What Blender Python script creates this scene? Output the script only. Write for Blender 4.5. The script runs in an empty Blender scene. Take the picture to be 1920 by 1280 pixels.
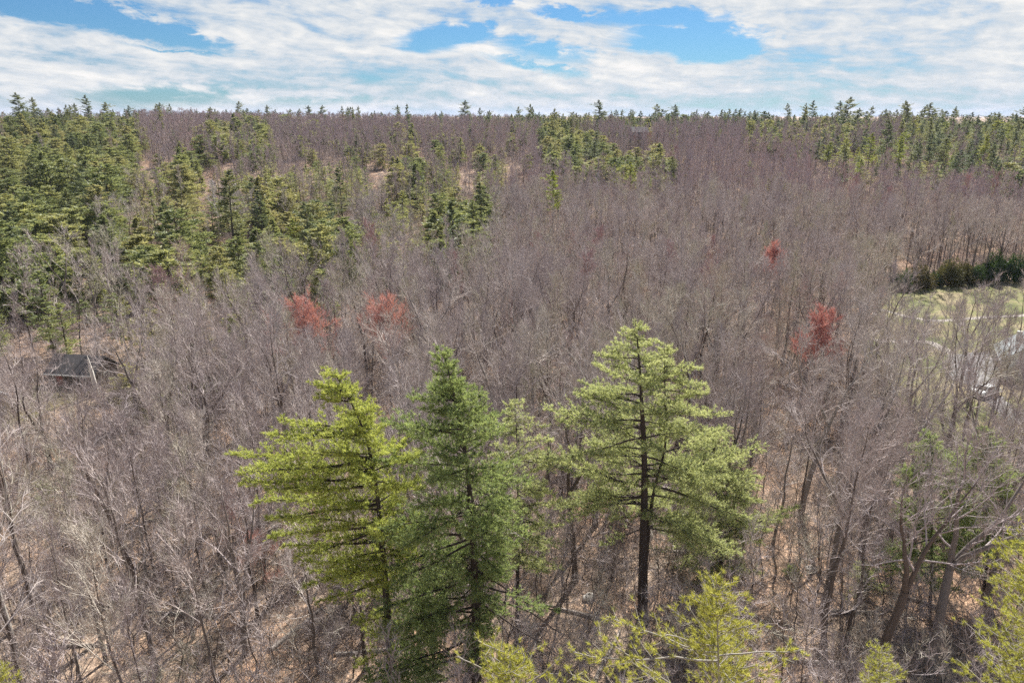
import bpy, math, random
import numpy as np
from math import radians as R, sin, cos, tan, atan, pi

S = bpy.context.scene
COL = S.collection
# ------------------------------------------------------------------ camera
CAMH = 38.0
PITCH = R(17.8)
FPX = 1321.0                      # focal length in pixels of the 1920 px wide photograph
cam_d = bpy.data.cameras.new("camera")
cam = bpy.data.objects.new("camera", cam_d)
COL.objects.link(cam)
cam.location = (0, 0, CAMH)
cam.rotation_euler = (pi / 2 - PITCH, 0, 0)
cam_d.sensor_width = 36.0
cam_d.lens = 36.0 * FPX / 1920.0
cam_d.clip_start = 0.5
cam_d.clip_end = 30000
S.camera = cam

# ------------------------------------------------------------------ light
SUN_AZ = R(22)                    # right of the viewing direction (+Y)
SUN_EL = R(46)
sun_d = bpy.data.lights.new("sun", 'SUN')
sun_d.energy = 5.0
sun_d.angle = R(0.5)
sun_d.color = (1.0, 0.955, 0.89)
sun = bpy.data.objects.new("sun", sun_d)
COL.objects.link(sun)
sun.rotation_euler = (pi / 2 - SUN_EL, 0, pi - SUN_AZ)   # -Z of the lamp points away from the sun
sun.location = (40, 90, 95)

S.view_settings.view_transform = 'Standard'
S.view_settings.look = 'None'
S.view_settings.gamma = 1.0
S.view_settings.use_curve_mapping = False
S.view_settings.exposure = 1.34
S.render.engine = 'CYCLES'
S.cycles.use_denoising = False
S.cycles.max_bounces = 5
S.cycles.diffuse_bounces = 2
S.cycles.transmission_bounces = 3
S.cycles.glossy_bounces = 1
S.cycles.volume_bounces = 0
S.cycles.transparent_max_bounces = 4


class NG:
    """small helper to write shader graphs"""
    def __init__(self, nt):
        self.nt = nt

    def node(self, t, **kw):
        n = self.nt.nodes.new(t)
        for k, v in kw.items():
            setattr(n, k, v)
        return n

    def put(self, n, i, v):
        if hasattr(v, 'is_linked') or hasattr(v, 'links'):
            self.nt.links.new(v, n.inputs[i])
        else:
            n.inputs[i].default_value = v

    def m(self, op, a, b=None, c=None, clamp=False):
        n = self.node('ShaderNodeMath', operation=op, use_clamp=clamp)
        self.put(n, 0, a)
        if b is not None:
            self.put(n, 1, b)
        if c is not None:
            self.put(n, 2, c)
        return n.outputs[0]

    def ramp(self, fac, stops, interp='LINEAR'):
        n = self.node('ShaderNodeValToRGB')
        n.color_ramp.interpolation = interp
        el = n.color_ramp.elements
        while len(el) < len(stops):
            el.new(0.5)
        for e, (p, c) in zip(el, stops):
            e.position = p
            e.color = (*c, 1) if len(c) == 3 else c
        self.put(n, 0, fac)
        return n.outputs[0]

    def noise(self, vec, scale, detail=4, rough=0.5, dist=0.0, dim='3D'):
        n = self.node('ShaderNodeTexNoise', noise_dimensions=dim)
        if vec is not None:
            self.put(n, 'Vector', vec)
        n.inputs['Scale'].default_value = scale
        n.inputs['Detail'].default_value = detail
        n.inputs['Roughness'].default_value = rough
        n.inputs['Distortion'].default_value = dist
        return n.outputs[0]

    def mix(self, fac, a, b, blend='MIX'):
        n = self.node('ShaderNodeMix', data_type='RGBA', blend_type=blend)
        self.put(n, 0, fac)
        self.put(n, 6, a if hasattr(a, 'links') else (*a, 1))
        self.put(n, 7, b if hasattr(b, 'links') else (*b, 1))
        return n.outputs[2]

    def comb(self, x, y, z=0.0):
        n = self.node('ShaderNodeCombineXYZ')
        self.put(n, 0, x); self.put(n, 1, y); self.put(n, 2, z)
        return n.outputs[0]


# ------------------------------------------------------------------ world: sky and clouds
W = bpy.data.worlds.new("World")
S.world = W
W.use_nodes = True
nt = W.node_tree
nt.nodes.clear()
g = NG(nt)
tc = g.node('ShaderNodeTexCoord')
sp = g.node('ShaderNodeSeparateXYZ')
nt.links.new(tc.outputs['Generated'], sp.inputs[0])
X, Y, Z = sp.outputs
az = g.m('MULTIPLY', g.m('ARCTAN2', X, Y), 180 / pi)           # degrees, + to the right
el = g.m('MULTIPLY', g.m('ARCSINE', Z), 180 / pi)
sky = g.node('ShaderNodeTexSky', sky_type='NISHITA')
sky.sun_disc = False
sky.sun_elevation = SUN_EL
sky.sun_rotation = SUN_AZ
sky.altitude = 100
sky.air_density = 1.0
sky.dust_density = 0.3
sky.ozone_density = 2.0
# horizon of the plain Nishita sky is white; the photo's clear patches are a deep blue
skyc = g.mix(1.0, sky.outputs[0], (0.42, 0.74, 1.06), 'MULTIPLY')
# cloud coordinates: stretched flat near the horizon
w1 = g.noise(g.comb(g.m('MULTIPLY', az, 0.045), g.m('MULTIPLY', el, 0.16), 3.1), 1.0, 3, 0.5)
w2 = g.noise(g.comb(g.m('MULTIPLY', az, 0.045), g.m('MULTIPLY', el, 0.16), 9.7), 1.0, 3, 0.5)
eld = g.m('ADD', el, g.m('MULTIPLY', g.m('SUBTRACT', w1, 0.5), 4.0))
azd = g.m('ADD', az, g.m('MULTIPLY', g.m('SUBTRACT', w2, 0.5), 14.0))
# cirrus streaks tilt down towards the right
tilt = g.m('ADD', eld, g.m('MULTIPLY', azd, 0.10))
big = g.noise(g.comb(g.m('MULTIPLY', azd, 0.07), g.m('MULTIPLY', tilt, 0.36), 1.0), 1.0, 8, 0.55)
fine = g.noise(g.comb(g.m('MULTIPLY', azd, 0.22), g.m('MULTIPLY', tilt, 1.3), 5.0), 1.0, 8, 0.6)
puff = g.noise(g.comb(g.m('MULTIPLY', az, 0.5), g.m('MULTIPLY', el, 1.2), 2.0), 1.0, 8, 0.62, 0.3)


def px2ang(u, v):
    x, y, z = (u - 960) / FPX, cos(PITCH) + sin(PITCH) * (640 - v) / FPX, -sin(PITCH) + cos(PITCH) * (640 - v) / FPX
    return math.degrees(math.atan2(x, y)), math.degrees(math.atan2(z, math.hypot(x, y)))


def hole(u, v, ru, rv, slope, amp):
    """a gap in the cloud sheet: centre and radii given as seen from the hill top"""
    a0, e0 = px2ang(u, v)
    da = g.m('SUBTRACT', azp, a0)
    de = g.m('ADD', g.m('SUBTRACT', elp, e0), g.m('MULTIPLY', da, slope))
    q = g.m('ADD', g.m('POWER', g.m('DIVIDE', g.m('ABSOLUTE', da), ru / 23.0), 2.0),
            g.m('POWER', g.m('DIVIDE', g.m('ABSOLUTE', de), rv / 23.0), 2.0))
    return g.m('MULTIPLY', g.m('SUBTRACT', 1.0, g.m('SQRT', q)), amp)


azp = g.m('ADD', az, g.m('MULTIPLY', g.m('SUBTRACT', puff, 0.5), 5.0))
elp = g.m('ADD', el, g.m('MULTIPLY', g.m('SUBTRACT', puff, 0.5), 1.5))
hs = [hole(120, 22, 180, 26, 0.10, 1.5), hole(280, 60, 150, 22, 0.16, 1.3), hole(300, 182, 170, 26, 0.0, .75),
      hole(830, 72, 110, 28, -0.10, 1.5), hole(1010, 95, 130, 26, 0.12, .8), hole(1290, 72, 150, 32, 0.02, 1.5),
      hole(1060, 25, 70, 14, 0.12, 1.2), hole(1330, 98, 90, 22, 0.0, 1.4),
      hole(1000, 120, 150, 15, 0.2, .8), hole(560, 190, 200, 12, 0.0, .35), hole(930, 2, 60, 10, 0, 1.3),
      hole(1240, 35, 160, 16, 0.0, .9), hole(330, 95, 110, 6, 0.08, 0.7)]
hm = hs[0]
for q in hs[1:]:
    hm = g.m('MAXIMUM', hm, q)
hm = g.m('MAXIMUM', hm, 0.0)
high = g.m('MULTIPLY', g.m('SUBTRACT', el, 9.0), 0.02, clamp=True)     # thinner sheet overhead
cov = g.m('ADD', 0.50, g.m('MULTIPLY', g.m('SUBTRACT', big, 0.5), 1.3))
cov = g.m('ADD', cov, g.m('MULTIPLY', g.m('SUBTRACT', fine, 0.5), 0.75))
cov = g.m('ADD', cov, g.m('MULTIPLY', g.m('SUBTRACT', puff, 0.5), 0.7))
cov = g.m('SUBTRACT', cov, g.m('MULTIPLY', hm, 0.85))
cov = g.m('SUBTRACT', cov, g.m('MULTIPLY', high, 0.45))
covs = g.node('ShaderNodeMapRange', interpolation_type='SMOOTHSTEP')
g.put(covs, 0, cov)
covs.inputs[1].default_value = 0.02
covs.inputs[2].default_value = 0.56
# cloud shade: grey blue undersides, warm white thick lit parts
sh = g.m('ADD', g.m('MULTIPLY', g.m('SUBTRACT', fine, 0.5), 1.1), g.m('MULTIPLY', g.m('SUBTRACT', big, 0.42), 1.5))
sh = g.m('ADD', sh, g.m('MULTIPLY', g.m('SUBTRACT', puff, 0.5), 1.1))
sh = g.m('ADD', sh, 0.44)
cc = g.ramp(sh, [(0.0, (0.36, 0.46, 0.57)), (0.3, (0.49, 0.57, 0.65)), (0.6, (0.64, 0.68, 0.72)), (.85, (0.80, 0.80, 0.79)), (1.0, (.88, .86, .84))])
bg1 = g.node('ShaderNodeBackground'); nt.links.new(skyc, bg1.inputs[0]); bg1.inputs[1].default_value = 0.034
bg2 = g.node('ShaderNodeBackground'); nt.links.new(cc, bg2.inputs[0]); bg2.inputs[1].default_value = 0.44
mx = g.node('ShaderNodeMixShader')
g.put(mx, 0, covs.outputs[0])
nt.links.new(bg1.outputs[0], mx.inputs[1]); nt.links.new(bg2.outputs[0], mx.inputs[2])
wo = g.node('ShaderNodeOutputWorld')
nt.links.new(mx.outputs[0], wo.inputs[0])

# ------------------------------------------------------------------ terrain
def sstep(t):
    t = np.clip(t, 0, 1)
    return t * t * (3 - 2 * t)


def H(x, y):
    x = np.asarray(x, float); y = np.asarray(y, float)
    r = np.hypot(x, y)
    side = sstep((-x / np.maximum(r, 1) + 0.1) / 0.7)                    # 1 at the left, 0 at the right
    start = 185 - 60 * side
    z = 22.0 * sstep((r - start) / (520 - start)) + 3.5 * side * sstep((r - 200) / 240)
    z = z + sstep((r - 110) / 80) * (1.1 * np.sin(x * 0.045 + 1.3) * np.cos(y * 0.037) + 0.8 * np.sin(x * 0.09 + y * 0.06)) * (0.35 + 0.65 * side)
    z = z + 0.25 * np.sin(x * 0.21 + 0.4) * np.cos(y * 0.17) * sstep((80 - r) / 30)
    z = z - 3.0 * sstep((r - 700) / 600)
    return z


def ray(u, v):
    d = np.array([(u - 960) / FPX, cos(PITCH) + sin(PITCH) * (640 - v) / FPX, -sin(PITCH) + cos(PITCH) * (640 - v) / FPX])
    return d


def ground_at(u, v):
    """the place on the terrain that is seen at this direction"""
    d = ray(u, v)
    t = 20.0
    while t < 3000:
        p = np.array([0, 0, CAMH]) + d * t
        if p[2] <= H(p[0], p[1]):
            return float(p[0]), float(p[1]), float(H(p[0], p[1]))
        t += 0.3
    return float(p[0]), float(p[1]), float(H(p[0], p[1]))


def proj(x, y, z):
    dep = y * cos(PITCH) - (z - CAMH) * sin(PITCH)
    dep = np.maximum(dep, 0.1)
    upc = y * sin(PITCH) + (z - CAMH) * cos(PITCH)
    return 960 + FPX * x / dep, 640 - FPX * upc / dep


# ------------------------------------------------------------------ tags and objects
def tag(o, label=None, cat=None, group=None, kind=None):
    if label: o['label'] = label
    if cat: o['category'] = cat
    if group: o['group'] = group
    if kind: o['kind'] = kind
    return o


def link(o, parent=None):
    COL.objects.link(o)
    if parent is not None:
        o.parent = parent
    return o


def empty(name, loc, rz=0.0):
    o = bpy.data.objects.new(name, None)
    o.location = loc
    o.rotation_euler = (0, 0, rz)
    o.empty_display_size = 0.3
    return link(o)


class MB:
    """collects triangles"""
    def __init__(self):
        self.v = []; self.f = []; self.m = []; self.s = []; self.n = 0

    def add(self, V, F, mat=0, smooth=False):
        V = np.asarray(V, np.float32).reshape(-1, 3); F = np.asarray(F, np.int32).reshape(-1, 3)
        if len(F) == 0: return
        self.v.append(V); self.f.append(F + self.n); self.n += len(V)
        self.m.append(np.full(len(F), mat, np.int32)); self.s.append(np.full(len(F), smooth, bool))

    def merge(self, o, mat=None):
        if not o.v: return
        V, F, M, Sm = o.arrays()
        self.v.append(V); self.f.append(F + self.n); self.n += len(V)
        self.m.append(M if mat is None else np.full(len(F), mat, np.int32)); self.s.append(Sm)

    def arrays(self):
        return np.concatenate(self.v), np.concatenate(self.f), np.concatenate(self.m), np.concatenate(self.s)

    def mesh(self, name, mats):
        me = bpy.data.meshes.new(name)
        V, F, M, Sm = self.arrays()
        me.vertices.add(len(V)); me.vertices.foreach_set('co', V.ravel())
        me.loops.add(len(F) * 3); me.loops.foreach_set('vertex_index', F.ravel())
        me.polygons.add(len(F))
        me.polygons.foreach_set('loop_start', np.arange(len(F), dtype=np.int32) * 3)
        me.polygons.foreach_set('material_index', M)
        me.polygons.foreach_set('use_smooth', Sm)
        for m in mats: me.materials.append(m)
        me.update()
        me.validate()
        return me

    def box(self, c, s, mat=0, rz=0.0, taper=1.0):
        x, y, z = [q / 2 for q in s]
        V = np.array([[sx * x * (taper if sz > 0 else 1), sy * y * (taper if sz > 0 else 1), sz * z] for sz in (-1, 1) for sy in (-1, 1) for sx in (-1, 1)])
        ca, sa = cos(rz), sin(rz)
        V = np.stack([V[:, 0] * ca - V[:, 1] * sa, V[:, 0] * sa + V[:, 1] * ca, V[:, 2]], 1) + np.array(c)
        F = [(0, 2, 3), (0, 3, 1), (4, 5, 7), (4, 7, 6), (0, 1, 5), (0, 5, 4), (2, 6, 7), (2, 7, 3), (0, 4, 6), (0, 6, 2), (1, 3, 7), (1, 7, 5)]
        self.add(V, F, mat)


def frames(P):
    T = np.gradient(P, axis=0)
    T /= np.linalg.norm(T, axis=1, keepdims=True) + 1e-9
    ref = np.array([0.31, 0.95, 0.05]) if abs(T[0, 2]) > 0.8 else np.array([0, 0, 1.0])
    A = np.cross(T, ref); A /= np.linalg.norm(A, axis=1, keepdims=True) + 1e-9
    B = np.cross(T, A)
    return T, A, B


def tube(mb, P, rad, n, mat=0, smooth=True):
    P = np.asarray(P, float); k = len(P)
    T, A, B = frames(P)
    an = np.arange(n) * 2 * pi / n
    V = P[:, None, :] + (A[:, None, :] * np.cos(an)[None, :, None] + B[:, None, :] * np.sin(an)[None, :, None]) * np.asarray(rad)[:, None, None]
    i = np.arange(k - 1)[:, None] * n; j = np.arange(n)[None, :]; j2 = (j + 1) % n
    a, b, c, d = i + j, i + j2, i + n + j2, i + n + j
    F = np.concatenate([np.stack([a, b, c], -1).reshape(-1, 3), np.stack([a, c, d], -1).reshape(-1, 3)])
    mb.add(V.reshape(-1, 3), F, mat, smooth)


def blades(mb, rng, P, D, L, Wd, mat=0, bend=0.0, flat=0.0):
    """thin tapering triangles; with bend they get a kink halfway"""
    n = len(P)
    if n == 0: return
    P = np.asarray(P, float); D = np.asarray(D, float)
    D = D / (np.linalg.norm(D, axis=1, keepdims=True) + 1e-9)
    L = np.broadcast_to(np.asarray(L, float), (n,))[:, None]; Wd = np.broadcast_to(np.asarray(Wd, float), (n,))[:, None]
    r = rng.normal(size=(n, 3)); r[:, 2] *= (1 - flat)
    A = np.cross(D, r); A /= np.linalg.norm(A, axis=1, keepdims=True) + 1e-9
    if bend > 0:
        mid = P + D * L * 0.5 + rng.normal(size=(n, 3)) * L * bend
        D2 = mid - P + np.array([0, 0, 0.4]) * L * bend
        tip = mid + D2 / (np.linalg.norm(D2, axis=1, keepdims=True) + 1e-9) * L * 0.5 + rng.normal(size=(n, 3)) * L * bend * 0.5
        V = np.stack([P - A * Wd / 2, P + A * Wd / 2, mid - A * Wd * 0.32, mid + A * Wd * 0.32, tip], 1)
        i = np.arange(n)[:, None] * 5
        F = np.concatenate([i + [0, 1, 3], i + [0, 3, 2], i + [2, 3, 4]])
    else:
        V = np.stack([P - A * Wd / 2, P + A * Wd / 2, P + D * L], 1)
        F = np.arange(n * 3).reshape(n, 3)
    mb.add(V.reshape(-1, 3), F, mat)


# ------------------------------------------------------------------ materials
def mat_new(name):
    m = bpy.data.materials.new(name)
    m.use_nodes = True
    m.node_tree.nodes.clear()
    return m, NG(m.node_tree)


def finish(m, g, col, rough=0.85, spec=0.2, transl=0.0, tcol=None, bump=None, bdist=0.02):
    b = g.node('ShaderNodeBsdfPrincipled')
    g.put(b, 'Base Color', col if hasattr(col, 'links') else (*col, 1))
    b.inputs['Roughness'].default_value = rough
    b.inputs['Specular IOR Level'].default_value = spec
    if bump is not None:
        bn = g.node('ShaderNodeBump'); g.put(bn, 'Height', bump); bn.inputs['Distance'].default_value = bdist
        bn.inputs['Strength'].default_value = 0.8
        g.nt.links.new(bn.outputs[0], b.inputs['Normal'])
    out = g.node('ShaderNodeOutputMaterial')
    if transl > 0:
        t = g.node('ShaderNodeBsdfTranslucent')
        g.put(t, 0, tcol if tcol is not None else (col if hasattr(col, 'links') else (*col, 1)))
        mxn = g.node('ShaderNodeMixShader'); mxn.inputs[0].default_value = transl
        g.nt.links.new(b.outputs[0], mxn.inputs[1]); g.nt.links.new(t.outputs[0], mxn.inputs[2])
        g.nt.links.new(mxn.outputs[0], out.inputs[0])
    else:
        g.nt.links.new(b.outputs[0], out.inputs[0])
    return m


def tree_rand(g, k=0.6, sc=0.012):
    """a value per tree: its own random number and a slow drift with its place"""
    oi = g.node('ShaderNodeObjectInfo')
    n = g.noise(oi.outputs['Location'], sc, 2, 0.5)
    n = g.m('MULTIPLY_ADD', g.m('SUBTRACT', n, 0.5), 2.2, 0.5)
    return g.m('ADD', g.m('MULTIPLY', oi.outputs['Random'], k), g.m('MULTIPLY', n, 1 - k), clamp=True)


def bark_mat(name, stops, k=0.7, grain=14.0, var=0.35):
    m, g = mat_new(name)
    tcn = g.node('ShaderNodeTexCoord')
    c = g.ramp(tree_rand(g, k), stops)
    mp = g.node('ShaderNodeMapping'); mp.inputs['Scale'].default_value = (1, 1, 0.25)
    g.nt.links.new(tcn.outputs['Object'], mp.inputs[0])
    n = g.noise(mp.outputs[0], grain, 5, 0.7)
    f = g.m('MULTIPLY_ADD', n, 2 * var, 1 - var)
    c2 = g.mix(1.0, c, g.comb(f, f, f), 'MULTIPLY')
    return finish(m, g, c2, 0.9, 0.15, bump=n, bdist=0.03)


def leaf_mat(name, stops, k=0.6, transl=0.35, var=0.3, sc=2.5):
    m, g = mat_new(name)
    tcn = g.node('ShaderNodeTexCoord')
    c = g.ramp(tree_rand(g, k), stops)
    n = g.noise(tcn.outputs['Object'], sc, 3, 0.6)
    f = g.m('MULTIPLY_ADD', g.m('SUBTRACT', n, 0.5), 2.4 * var, 1.0)
    c2 = g.mix(1.0, c, g.comb(f, f, g.m('MULTIPLY', f, 0.95)), 'MULTIPLY')
    tcl = g.mix(1.0, c2, (1.35, 1.22, 0.88), 'MULTIPLY')
    return finish(m, g, c2, 0.55, 0.35, transl, tcl)


M = {}
M['twig'] = bark_mat('grey_twigs', [(0.0, (.28, .24, .245)), (0.2, (.43, .37, .35)), (0.4, (.30, .25, .245)), (0.6, (.47, .41, .375)), (0.74, (.35, .33, .24)), (0.84, (.41, .27, .255)), (0.9, (.38, .34, .38)), (1.0, (.52, .50, .50))], 0.6, 3.0, .25)
M['twig_far'] = bark_mat('mauve_twigs', [(0.0, (.26, .215, .25)), (0.3, (.37, .30, .30)), (0.5, (.28, .225, .255)), (0.7, (.42, .34, .31)), (.86, (.38, .23, .23)), (1.0, (.33, .29, .35))], 0.6, 1.0, .15)
M['limb'] = bark_mat('light_limbs', [(0.0, (.42, .37, .37)), (0.25, (.50, .435, .41)), (0.5, (.36, .31, .315)), (0.7, (.54, .48, .44)), (0.85, (.45, .415, .335)), (1.0, (.56, .52, .54))], 0.8, 5.0, .35)
M['limb_far'] = bark_mat('far_limbs', [(0.0, (.33, .27, .28)), (0.5, (.40, .33, .33)), (1.0, (.46, .38, .36))], 0.7, 5.0, .2)
M['bark'] = bark_mat('grey_bark', [(0, (.085, .068, .06)), (0.5, (.13, .105, .09)), (.9, (.19, .165, .15)), (.95, (.45, .42, .38)), (1, (.52, .49, .45))], 0.9, 9.0, .5)
M['pine_bark'] = bark_mat('pine_bark', [(0, (.05, .04, .036)), (1, (.075, .06, .053))], 0.9, 9.0, .5)
M['red'] = leaf_mat('red_buds', [(0, (.47, .23, .235)), (1, (.53, .28, .255))], .9, .2, .25)
M['redfar'] = bark_mat('red_twigs', [(0, (.37, .255, .26)), (1, (.41, .265, .25))], .9, 2.0, .2)
M['hemlock'] = leaf_mat('hemlock_needles', [(0, (.14, .18, .095)), (.3, (.20, .24, .12)), (.55, (.27, .30, .145)), (.8, (.29, .295, .155)), (1, (.33, .31, .20))], .75, .45)
M['pinefar'] = leaf_mat('far_pine_needles', [(0, (.11, .15, .10)), (.5, (.155, .19, .11)), (1, (.23, .245, .12))], .7, .42)
M['pineyel'] = leaf_mat('yellow_pine_needles', [(0, (.24, .30, .07)), (1, (.34, .36, .09))], .8, .35)
M['pine'] = leaf_mat('white_pine_needles', [(0, (.25, .325, .15)), (1, (.275, .35, .17))], 1.0, .48, .40, 2.2)
M['pinewest'] = leaf_mat('bright_pine_needles', [(0, (.35, .41, .12)), (1, (.38, .44, .14))], 1.0, .48, .40, 2.2)
M['pinepale'] = leaf_mat('pale_pine_needles', [(0, (.40, .46, .26)), (1, (.43, .485, .28))], 1.0, .48, .40, 2.2)
M['pineyoung'] = leaf_mat('young_pine_needles', [(0, (.34, .37, .09)), (1, (.40, .415, .11))], 1.0, .48, .35, 3.0)
M['branchpale'] = bark_mat('pale_branch_bark', [(0, (.27, .25, .22)), (1, (.30, .275, .245))], 1, 6, .3)
M['log'] = bark_mat('log_bark', [(0, (.26, .22, .19)), (1, (.40, .36, .32))], .9, 7.0, .45)
M['white'] = bark_mat('bleached_wood', [(0, (.70, .66, .60)), (1, (.72, .68, .62))], 1, 5, .2)
M['shrub'] = leaf_mat('shrub_leaves', [(0, (.045, .085, .03)), (.5, (.07, .11, .035)), (1, (.13, .11, .055))], .95, .25)

# ground
m, g = mat_new('leaf_litter')
tcn = g.node('ShaderNodeTexCoord'); P_ = tcn.outputs['Object']
a = g.noise(P_, 0.02, 3, .5); b = g.noise(P_, 0.35, 5, .65); c = g.noise(P_, 4.5, 4, .8); d = g.noise(P_, 0.09, 4, .6)
c1 = g.ramp(g.m('MULTIPLY_ADD', g.m('SUBTRACT', b, .5), 1.6, .5), [(0, (.20, .155, .12)), (.45, (.35, .27, .205)), (.75, (.48, .37, .285)), (1, (.56, .46, .365))])
c2 = g.mix(g.ramp(d, [(.42, (0, 0, 0)), (.62, (1, 1, 1))]), c1, (.46, .30, .20))
e_ = g.noise(P_, 0.9, 4, .6)
c2 = g.mix(g.ramp(e_, [(.44, (0, 0, 0)), (.64, (.8, .8, .8))]), c2, (.15, .115, .09))
sp_ = g.ramp(c, [(.32, (.28, .27, .26)), (.47, (.85, .85, .85)), (.64, (1.5, 1.45, 1.4))])
c3 = g.mix(1.0, c2, sp_, 'MULTIPLY')
M['ground'] = finish(m, g, c3, .95, .1, bump=c, bdist=.08)
m, g = mat_new('lawn_grass')
tcn = g.node('ShaderNodeTexCoord'); P_ = tcn.outputs['Object']
a = g.noise(P_, 0.10, 4, .6); b = g.noise(P_, 1.6, 5, .7)
c1 = g.ramp(g.m('ADD', a, g.m('MULTIPLY', g.m('SUBTRACT', b, .5), .35)), [(.38, (.10, .115, .04)), (.50, (.165, .16, .07)), (.62, (.25, .205, .12))])
M['lawn'] = finish(m, g, c1, .9, .1, bump=b, bdist=.05)
m, g = mat_new('driveway_gravel')
tcn = g.node('ShaderNodeTexCoord'); b = g.noise(tcn.outputs['Object'], 1.8, 6, .75)
M['drive'] = finish(m, g, g.ramp(b, [(.3, (.17, .165, .165)), (.7, (.26, .25, .25))]), .9, .2, bump=b)
m, g = mat_new('pale_gravel')
tcn = g.node('ShaderNodeTexCoord'); b = g.noise(tcn.outputs['Object'], 2.2, 6, .75)
M['pale'] = finish(m, g, g.ramp(b, [(.3, (.26, .23, .20)), (.7, (.40, .365, .32))]), .9, .2, bump=b)


def simple(name, col, rough=.7, var=.15, sc=3.0, metal=0.0, spec=.3):
    m, g = mat_new(name)
    tcn = g.node('ShaderNodeTexCoord'); n = g.noise(tcn.outputs['Object'], sc, 5, .65)
    f = g.m('MULTIPLY_ADD', g.m('SUBTRACT', n, .5), 2 * var, 1.0)
    return finish(m, g, g.mix(1.0, col, g.comb(f, f, f), 'MULTIPLY'), rough, spec)


M['shingle'] = simple('grey_shingles', (.25, .28, .29), .8, .3, 6)
M['shingle_dark'] = simple('dark_shingles', (.095, .09, .09), .9, .5, 5)
M['siding'] = simple('pale_siding', (.62, .63, .60), .6, .1)
M['siding_tan'] = simple('tan_siding', (.50, .45, .36), .6, .12)
M['siding_dark'] = simple('dark_siding', (.12, .10, .085), .7, .2)
M['redwood'] = simple('red_boards', (.30, .11, .09), .7, .2)
M['trim'] = simple('white_trim', (.75, .75, .73), .5, .05)
M['glass'] = simple('window_glass', (.03, .035, .04), .08, .1, 2, spec=.6)
M['rock'] = simple('pale_rock', (.55, .52, .47), .9, .3, 4)
M['carpaint'] = simple('white_car_paint', (.78, .79, .80), .3, .03, spec=.5)
M['tyre'] = simple('black_rubber', (.03, .03, .03), .8, .1)

# ------------------------------------------------------------------ ground sheets
def sheet(name, xs, ys, mat, dz=0.0):
    Xg, Yg = np.meshgrid(xs, ys)
    V = np.stack([Xg, Yg, H(Xg, Yg) + dz], -1).reshape(-1, 3)
    nx = len(xs)
    i, j = np.meshgrid(np.arange(len(ys) - 1), np.arange(nx - 1), indexing='ij')
    a = i * nx + j
    F = np.concatenate([np.stack([a, a + 1, a + nx + 1], -1).reshape(-1, 3), np.stack([a, a + nx + 1, a + nx], -1).reshape(-1, 3)])
    mb = MB(); mb.add(V, F, 0, True)
    return tag(link(bpy.data.objects.new(name, mb.mesh(name, [mat]))), kind='structure')


def axis(n, lim, mid):
    t = np.linspace(-1, 1, n)
    return np.sign(t) * (np.abs(t) * mid + (np.abs(t) ** 5) * (lim - mid))


gx = axis(301, 9000, 700); gy = axis(301, 9000, 700) + 120
sheet('ground', gx, gy, M['ground'])


def poly_sheet(name, pts, mat, dz, label=None, step=2.0):
    """a flat patch following the terrain inside an outline"""
    pts = np.array(pts, float)
    x0, y0 = pts.min(0); x1, y1 = pts.max(0)
    from mathutils.geometry import tessellate_polygon
    mb = MB()
    xs = np.arange(x0, x1 + step, step); ys = np.arange(y0, y1 + step, step)
    for i in range(len(xs) - 1):
        for j in range(len(ys) - 1):
            if inpoly(xs[i] + step / 2, ys[j] + step / 2, pts):
                q = np.array([[xs[i], ys[j]], [xs[i + 1], ys[j]], [xs[i + 1], ys[j + 1]], [xs[i], ys[j + 1]]])
                V = np.stack([q[:, 0], q[:, 1], H(q[:, 0], q[:, 1]) + dz], 1)
                mb.add(V, [(0, 1, 2), (0, 2, 3)])
    return tag(link(bpy.data.objects.new(name, mb.mesh(name, [mat]))), kind='structure')


def inpoly(x, y, P):
    x = np.asarray(x); y = np.asarray(y)
    ins = np.zeros(x.shape, bool)
    n = len(P); j = n - 1
    for i in range(n):
        xi, yi = P[i]; xj, yj = P[j]
        c = ((yi > y) != (yj > y)) & (x < (xj - xi) * (y - yi) / (yj - yi + 1e-12) + xi)
        ins ^= c
        j = i
    return ins


def path_sheet(name, pts, w, mat, dz):
    pts = np.array(pts, float)
    out = []
    for k in range(len(pts) - 1):
        for t in np.linspace(0, 1, 9)[:-1]:
            out.append(pts[k] * (1 - t) + pts[k + 1] * t)
    out.append(pts[-1]); out = np.array(out)
    for _ in range(4):
        out[1:-1] = (out[:-2] + out[1:-1] * 2 + out[2:]) / 4
    T = np.gradient(out, axis=0); T /= np.linalg.norm(T, axis=1, keepdims=True)
    Nn = np.stack([-T[:, 1], T[:, 0]], 1)
    ww = (w / 2 * (1 + .15 * np.sin(np.arange(len(out)) * 1.3)))[:, None]
    Lf, Rt = out + Nn * ww, out - Nn * ww
    V = np.stack([Lf, Rt], 1).reshape(-1, 2)
    V = np.column_stack([V, H(V[:, 0], V[:, 1]) + dz])
    i = np.arange(len(out) - 1)[:, None] * 2
    F = np.concatenate([i + [0, 1, 3], i + [0, 3, 2]])
    mb = MB(); mb.add(V, F)
    return tag(link(bpy.data.objects.new(name, mb.mesh(name, [mat]))), kind='structure')


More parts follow.
